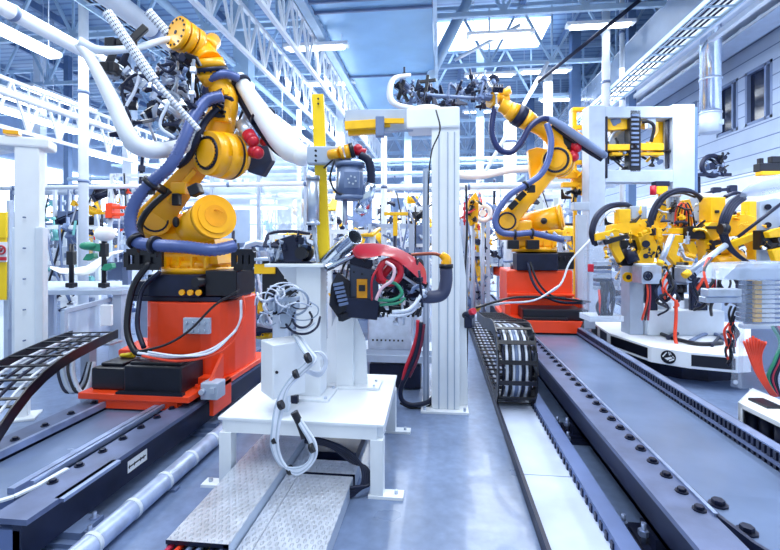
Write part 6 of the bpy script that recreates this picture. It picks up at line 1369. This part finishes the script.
L_ = [
 ('white machine frame just right of the left square pillar', 46, 80, 8.8, 2.1, 1, 'pale', TEAL, 12),
 ('grey machine frame behind the work table end', 97, 128, 10.3, 2.4, 2, 'grey', ORG, 14),
 ('pale machine far behind the slim round column', 55, 110, 13, 3.4, 3, 'pale', YEL2, 16),
 ('blue grey rack under the left lattice girder', 12, 60, 14.5, 3.6, 4, 'blue', TEAL, 14),
 ('tall pale rack behind the left robot hose loop', 112, 150, 12, 3.6, 5, 'pale', REDC, 14),
 ('low cluttered machine right of the left robot base', 248, 276, 6.8, 1.62, 6, 'grey', YEL2, 12),
 ('white machine with yellow fittings behind the grey motor', 272, 318, 8.4, 1.9, 7, 'pale', YEL2, 18),
 ('low machine in front of the milky screen', 226, 262, 8.6, 1.75, 8, 'blue', BLK, 16),
 ('pale rack directly right of the milky screen', 300, 335, 13.5, 3.6, 9, 'pale', YEL2, 16),
 ('yellow fitted machine behind the short shiny tube', 330, 372, 8.4, 2.0, 10, 'pale', YEL2, 22),
 ('grey machine with dark tooling behind the red panel', 370, 412, 9.4, 2.15, 11, 'grey', YEL2, 22),
 ('tall white rack seen above the red panel', 376, 425, 13, 3.2, 12, 'pale', YEL2, 20),
 ('narrow white rack left of the white gantry column', 404, 428, 10.5, 2.6, 13, 'pale', BLK, 16),
 ('machine right behind the white gantry column', 466, 488, 10, 2.3, 14, 'grey', YEL2, 20),
 ('tall pale rack between the white column and right robot', 462, 505, 13.5, 3.4, 15, 'pale', REDC, 20),
 ('dark tooling rack at the right robot shoulder', 507, 528, 13.2, 2.5, 16, 'blue', SLV, 18),
 ('pale machine seen under the right robot forearm', 520, 575, 12, 3.1, 17, 'pale', YEL2, 18),
 ('yellow fitted machine right of the right robot base', 560, 592, 9.6, 1.9, 18, 'grey', YEL2, 18),
 ('pale machine seen through the lower gate frame', 608, 640, 10.5, 2.2, 19, 'pale', YEL2, 14),
 ('white machine row far down the aisle', 400, 470, 19, 3.2, 20, 'pale', YEL2, 18),
 ('grey machine row in the far left aisle', 120, 200, 19, 3.6, 21, 'grey', YEL2, 18),
 ('far pale machine left of the yellow post', 262, 312, 18, 3.9, 22, 'pale', TEAL, 16),
 ('far rack behind the right robot', 490, 560, 19, 4.0, 23, 'pale', YEL2, 18),
 ('far grey rack above the work table', 30, 100, 20, 4.4, 24, 'grey', YEL2, 16),
 ('far blue rack between yellow post and gantry column', 322, 392, 21.6, 4.4, 25, 'blue', YEL2, 18),
]
for (lab, x0, x1, d_, zt_, sd, pal, acc, n) in L_: machine(lab, x0, x1, d_, zt_, sd, pal, acc, n, sc=(1.2, 2.4) if d_ < 11 else (2, 4))
# compact background robots
def small_robot(lab, loc, rz, sc, m=YEL2):
    t = thing('welding_robot', lab, 'robot', loc); X, Y_, Z = loc
    mb = MB(); mb.cyl((X, Y_, Z), (X, Y_, Z+.5), .22, .18, n=18); mb.b2((X-.3, Y_-.3, Z), (X+.3, Y_+.3, Z+.05)); part('pedestal', mb, GRY2, t)
    mb = MB(); mb.cyl((X, Y_, Z+.5), (X, Y_, Z+.72), .24, .2, n=20); mb.box((X+.05, Y_, Z+.85), (.3, .3, .3), None, .04); part('turning_base', mb, m, t)
    S_ = Vector((X+.1, Y_-.18, Z+.95)); E_ = Vector((X-.25, Y_-.18, Z+1.75)); mb = MB(); cast_arm(mb, S_, E_, .15, .12, .14, (0, -1, 0)); part('lower_arm', mb, m, t)
    mb = MB(); mb.cyl(E_-Vector((0, .1, 0)), E_+Vector((0, .4, 0)), .16, n=20); W_ = E_+Vector((.75, .1, .12)); mb.tube([E_+Vector((0, .12, .05)), E_.lerp(W_, .5)+Vector((0, .05, .05)), W_], [.14, .11, .08], n=12); part('upper_arm', mb, m, t)
    mb = MB(); mb.cyl(W_, W_+Vector((.1, 0, -.12)), .07, n=12); mb.cyl(W_+Vector((.1, 0, -.12)), W_+Vector((.12, 0, -.4)), .03, n=8); mb.prism([W_+Vector((.1, -.02, -.3)), W_+Vector((.35, -.02, -.35)), W_+Vector((.35, -.02, -.75)), W_+Vector((.25, -.02, -.45))], (0, .04, 0)); part('weld_gun', mb, NAVY, t)
    mb = MB(); mb.tube([S_+Vector((-.1, -.12, .1)), S_+Vector((-.35, -.14, .4)), E_+Vector((-.15, -.12, .15)), E_+Vector((.3, -.05, .25)), W_+Vector((0, -.05, .08))], .035, n=8); part('hose', mb, NAVY, t)
    return t
bl = P(290, HZ, 9.9); base_r = small_robot('small yellow robot behind the grey motor left of the yellow post', (bl.x, bl.y, 0), 0, 1)
for x, d_, rz, sc, lab in ((362, 10.6, 2.6, 1.05, 'small yellow robot behind the open mouthed shiny tube'), (398, 16.2, .4, 1.3, 'small yellow robot far behind the red panel'), (474, 11.6, 1.2, 1.15, 'small yellow robot just right of the white gantry column'), (84, 12.2, 3.6, 1.1, 'small yellow robot behind the work table'), (566, 10.6, 2.2, 1.1, 'small yellow robot right of the right robot base'), (325, 16, 1, 1.3, 'small yellow robot far behind the yellow post'), (445, 17, 2.9, 1.3, 'small far yellow robot close behind the gantry column'), (654, 13.2, .6, 1.2, 'small yellow robot seen through the gate frame')):
    q = P(x, HZ, d_); dup(base_r, (q.x, q.y, 0), lab, rz, sc=sc)
# orange unit behind the left robot
og = thing('orange_press_unit', 'small orange unit on a stand behind the left robot hose', 'machine', P(112, HZ, 9.8).xy.to_3d())
mb = MB(); slab(mb, 105, 203, 112, 218, 9.7, .3); slab(mb, 112, 206, 128, 209, 9.7, .1); slab(mb, 112, 213, 128, 216, 9.7, .1); part('unit_body', mb, ORG, og)
mb = MB(); v = P(110, 218, 9.8); mb.cyl((v.x, v.y, 0), v, .05, n=10); part('stand', mb, GRY, og)
# fence panels
def fence(lab, x0, x1, d0, d1, h=2.0, n=4):
    a = P(x0, HZ, d0); b = P(x1, HZ, d1); a.z = b.z = 0; t = thing('safety_fence', lab, 'fence', (a+b)/2)
    for k in range(n+1): q = a.lerp(b, k/n); mb = MB(); mb.b2((q.x-.03, q.y-.03, 0), (q.x+.03, q.y+.03, h)); part('fence_post', mb, GRY, t)
    for k in range(n):
        q = a.lerp(b, k/n); r_ = a.lerp(b, (k+1)/n); mb = MB()
        for z in (.15, h*.5, h-.05): mb.beam(q+UP*z, r_+UP*z, .035)
        part('rail', mb, GRY, t); mb = MB(); mb.beam(q+UP*h*.5, r_+UP*h*.5, .008, h*.85, up=(b-a).cross(UP)) if False else mb.prism([q+UP*.15, r_+UP*.15, r_+UP*(h-.05), q+UP*(h-.05)], FW*.008); part('clear_pane', mb, CLEAR, t)
fence('clear paned safety fence behind the work table', 40, 150, 11.4, 11.4, 1.95, 4)
fence('low clear fence right of the left robot', 244, 330, 11.8, 11.8, 1.7, 3)
fence('clear fence between the red panel and the column', 368, 440, 12.2, 12.2, 2.2, 3)
fence('clear fence behind the right robot carriage', 462, 590, 14.9, 14.9, 2.2, 5)
# more overhead pipes crossing
for k, (y, z, r, lab) in enumerate(((9.6, 3.05, .05, 'thin pale pipe crossing high behind the left robot'), (12.5, 3.3, .09, 'thick white pipe crossing behind the gantry column'), (14.5, 4.0, .07, 'white pipe crossing under the girders'), (17.5, 3.6, .1, 'far thick pale pipe crossing the hall'), (21.5, 5.0, .1, 'farthest thick pale pipe crossing the hall'), (18.5, 4.6, .06, 'thin far pipe crossing below the trusses'))):
    x1 = 4.6 if y > 10 else -2.4
    pipe_run([(-13, y, z), (x1, y, z)], r, (WHT, WHT2, STEELB)[k % 3], lab, bands=6)
mb = MB(); mb.tube([P(452, 175, 9.2), P(480, 176, 9.3), P(510, 170, 9.4), P(545, 168, 9.6)], .075, n=12); tag(part('ventilation_hose', mb, WHT), 'bent white air hose between the gantry column and the right robot', 'hose')
# steel uprights of the far halls
for x, d_, r, lab in ((40, 16, .14, 'pale square upright far left'), (68, 17, .1, 'thin square upright behind the slim round column'), (130, 15, .16, 'square upright left of the blue hose loop'), (165, 21, .18, 'far square upright behind the left robot arm'), (340, 17, .13, 'square upright behind the spindle motor'), (408, 18, .14, 'square upright left of the gantry column top'), (480, 16, .13, 'square upright right of the gantry column'), (530, 20, .16, 'far square upright behind the right robot arm'), (575, 15, .15, 'square upright left of the yellow rack')):
    column(x, d_, r, lab, 0, 8.8, (STEELB, WHT2, STEELD)[int(x) % 3], True, collar=False)
# glowing windows added along the end wall to wash out the background
for i, (a, b) in enumerate(((-20, -13), (-11.5, -5), (-3.5, 2.5), (4, 8.5))):
    mb = MB(); mb.b2((a, 45.7, 1.0), (b, 45.78, 6.5)); g_ = struct('window_%d' % (5+i), mb, SKYL)
    mb = MB()
    for k in range(6): x = a+(b-a)*k/5; mb.b2((x-.06, 45.6, 1), (x+.06, 45.7, 6.5))
    for z in (1, 3.7, 6.5): mb.b2((a, 45.6, z-.06), (b, 45.7, z+.06))
    part('window_frame', mb, WHT, g_)
mb = MB(); mb.b2((-21.98, 8, 2), (-21.9, 40, 6)); g_ = struct('window_9', mb, SKYL)  # glowing window added on the left wall to brighten the background
mb = MB()
for k in range(17): y = 8+2*k; mb.b2((-21.9, y-.06, 2), (-21.8, y+.06, 6))
part('window_frame', mb, WHT, g_)
# trolley frame and clear sheet near the left carriage
cl = thing('guard_frame', 'low framed clear guard between the left pillar and the orange carriage', 'guard', P(85, HZ, 5.4).xy.to_3d())
f = lambda x, y, dd=0: P(x, y, 5.3+dd)
mb = MB(); mb.prism([f(64, 312), f(112, 300, .6), f(112, 338, .6), f(64, 342)], FW*.01); part('clear_pane', mb, CLEAR2, cl)
mb = MB(); mb.beam(f(64, 311), f(112, 299, .6), .05, .05); mb.beam(f(64, 311), Vector((*f(64, 311).xy, 0)), .05); mb.beam(f(112, 299, .6), Vector((*f(112, 299, .6).xy, 0)), .05); part('frame', mb, GRY, cl)
mb = MB(); slab(mb, 100, 305, 111, 326, 5.6, .05); part('white_card', mb, WHT, cl)
for k in range(4):
    mb = MB(); mb.tube([P(60+5*k, 352, 4.6), P(58+5*k, 372, 4.5), P(66+5*k, 392, 4.4), P(80+3*k, 384, 4.5), P(88+2*k, 362, 4.6)], .014+.004*(k % 2), n=8); tag(part('cable', mb, (NAVY, GRY, BLK, WCAB)[k]), ('navy', 'grey', 'black', 'pale')[k]+' cable looping between the left chain and the orange carriage', 'cable')

# a few distinct fittings in the middle distance
t = thing('yellow_hanger', 'yellow T-shaped hanger on a thin stand behind the red panel', 'stand', P(395, HZ, 8.2).xy.to_3d())
mb = MB(); slab(mb, 384, 212, 408, 215.5, 8.2, .06); slab(mb, 393, 215.5, 397.5, 236, 8.2, .05); part('hanger', mb, YEL2, t)
v = P(395, 236, 8.22); mb = MB(); mb.cyl((v.x, v.y, 0), v, .035, n=10); part('stand', mb, NAVY, t)
t = thing('yellow_fixture', 'upright yellow fixture plate just right of the white gantry column', 'fixture', P(473, HZ, 8.8).xy.to_3d())
mb = MB(); mb.prism([P(x, y, 8.8) for x, y in ((469, 200), (476, 192), (479, 200), (478, 222), (471, 226), (467, 215))], FW*.12, .01); part('plate', mb, YEL2, t)
mb = MB(); v = P(473, 224, 8.86); mb.cyl((v.x, v.y, 0), v, .04, n=10); part('stand', mb, GRY, t)
rnd = random.Random(9)
for k in range(10): piece(KINDS[k], P(rnd.uniform(463, 480), rnd.uniform(198, 228), 8.7), rnd, 1.1, t, mats=rnd.choice((RED, BLK, YEL2, GRY2))) if k < 9 else None
t = thing('cable_reel', 'round white reel on a stand left of the right robot shoulder', 'reel', P(483, HZ, 9.2).xy.to_3d())
v = P(483, 213, 9.2); mb = MB(); mb.ring(v, FW, .15, .05, 24, 8); mb.cyl(v, v+FW*.08, .07, n=16); part('reel', mb, WHT, t); mb = MB(); mb.cyl((v.x, v.y+.1, 0), (v.x, v.y+.1, v.z), .04, n=10); part('stand', mb, GRY, t)
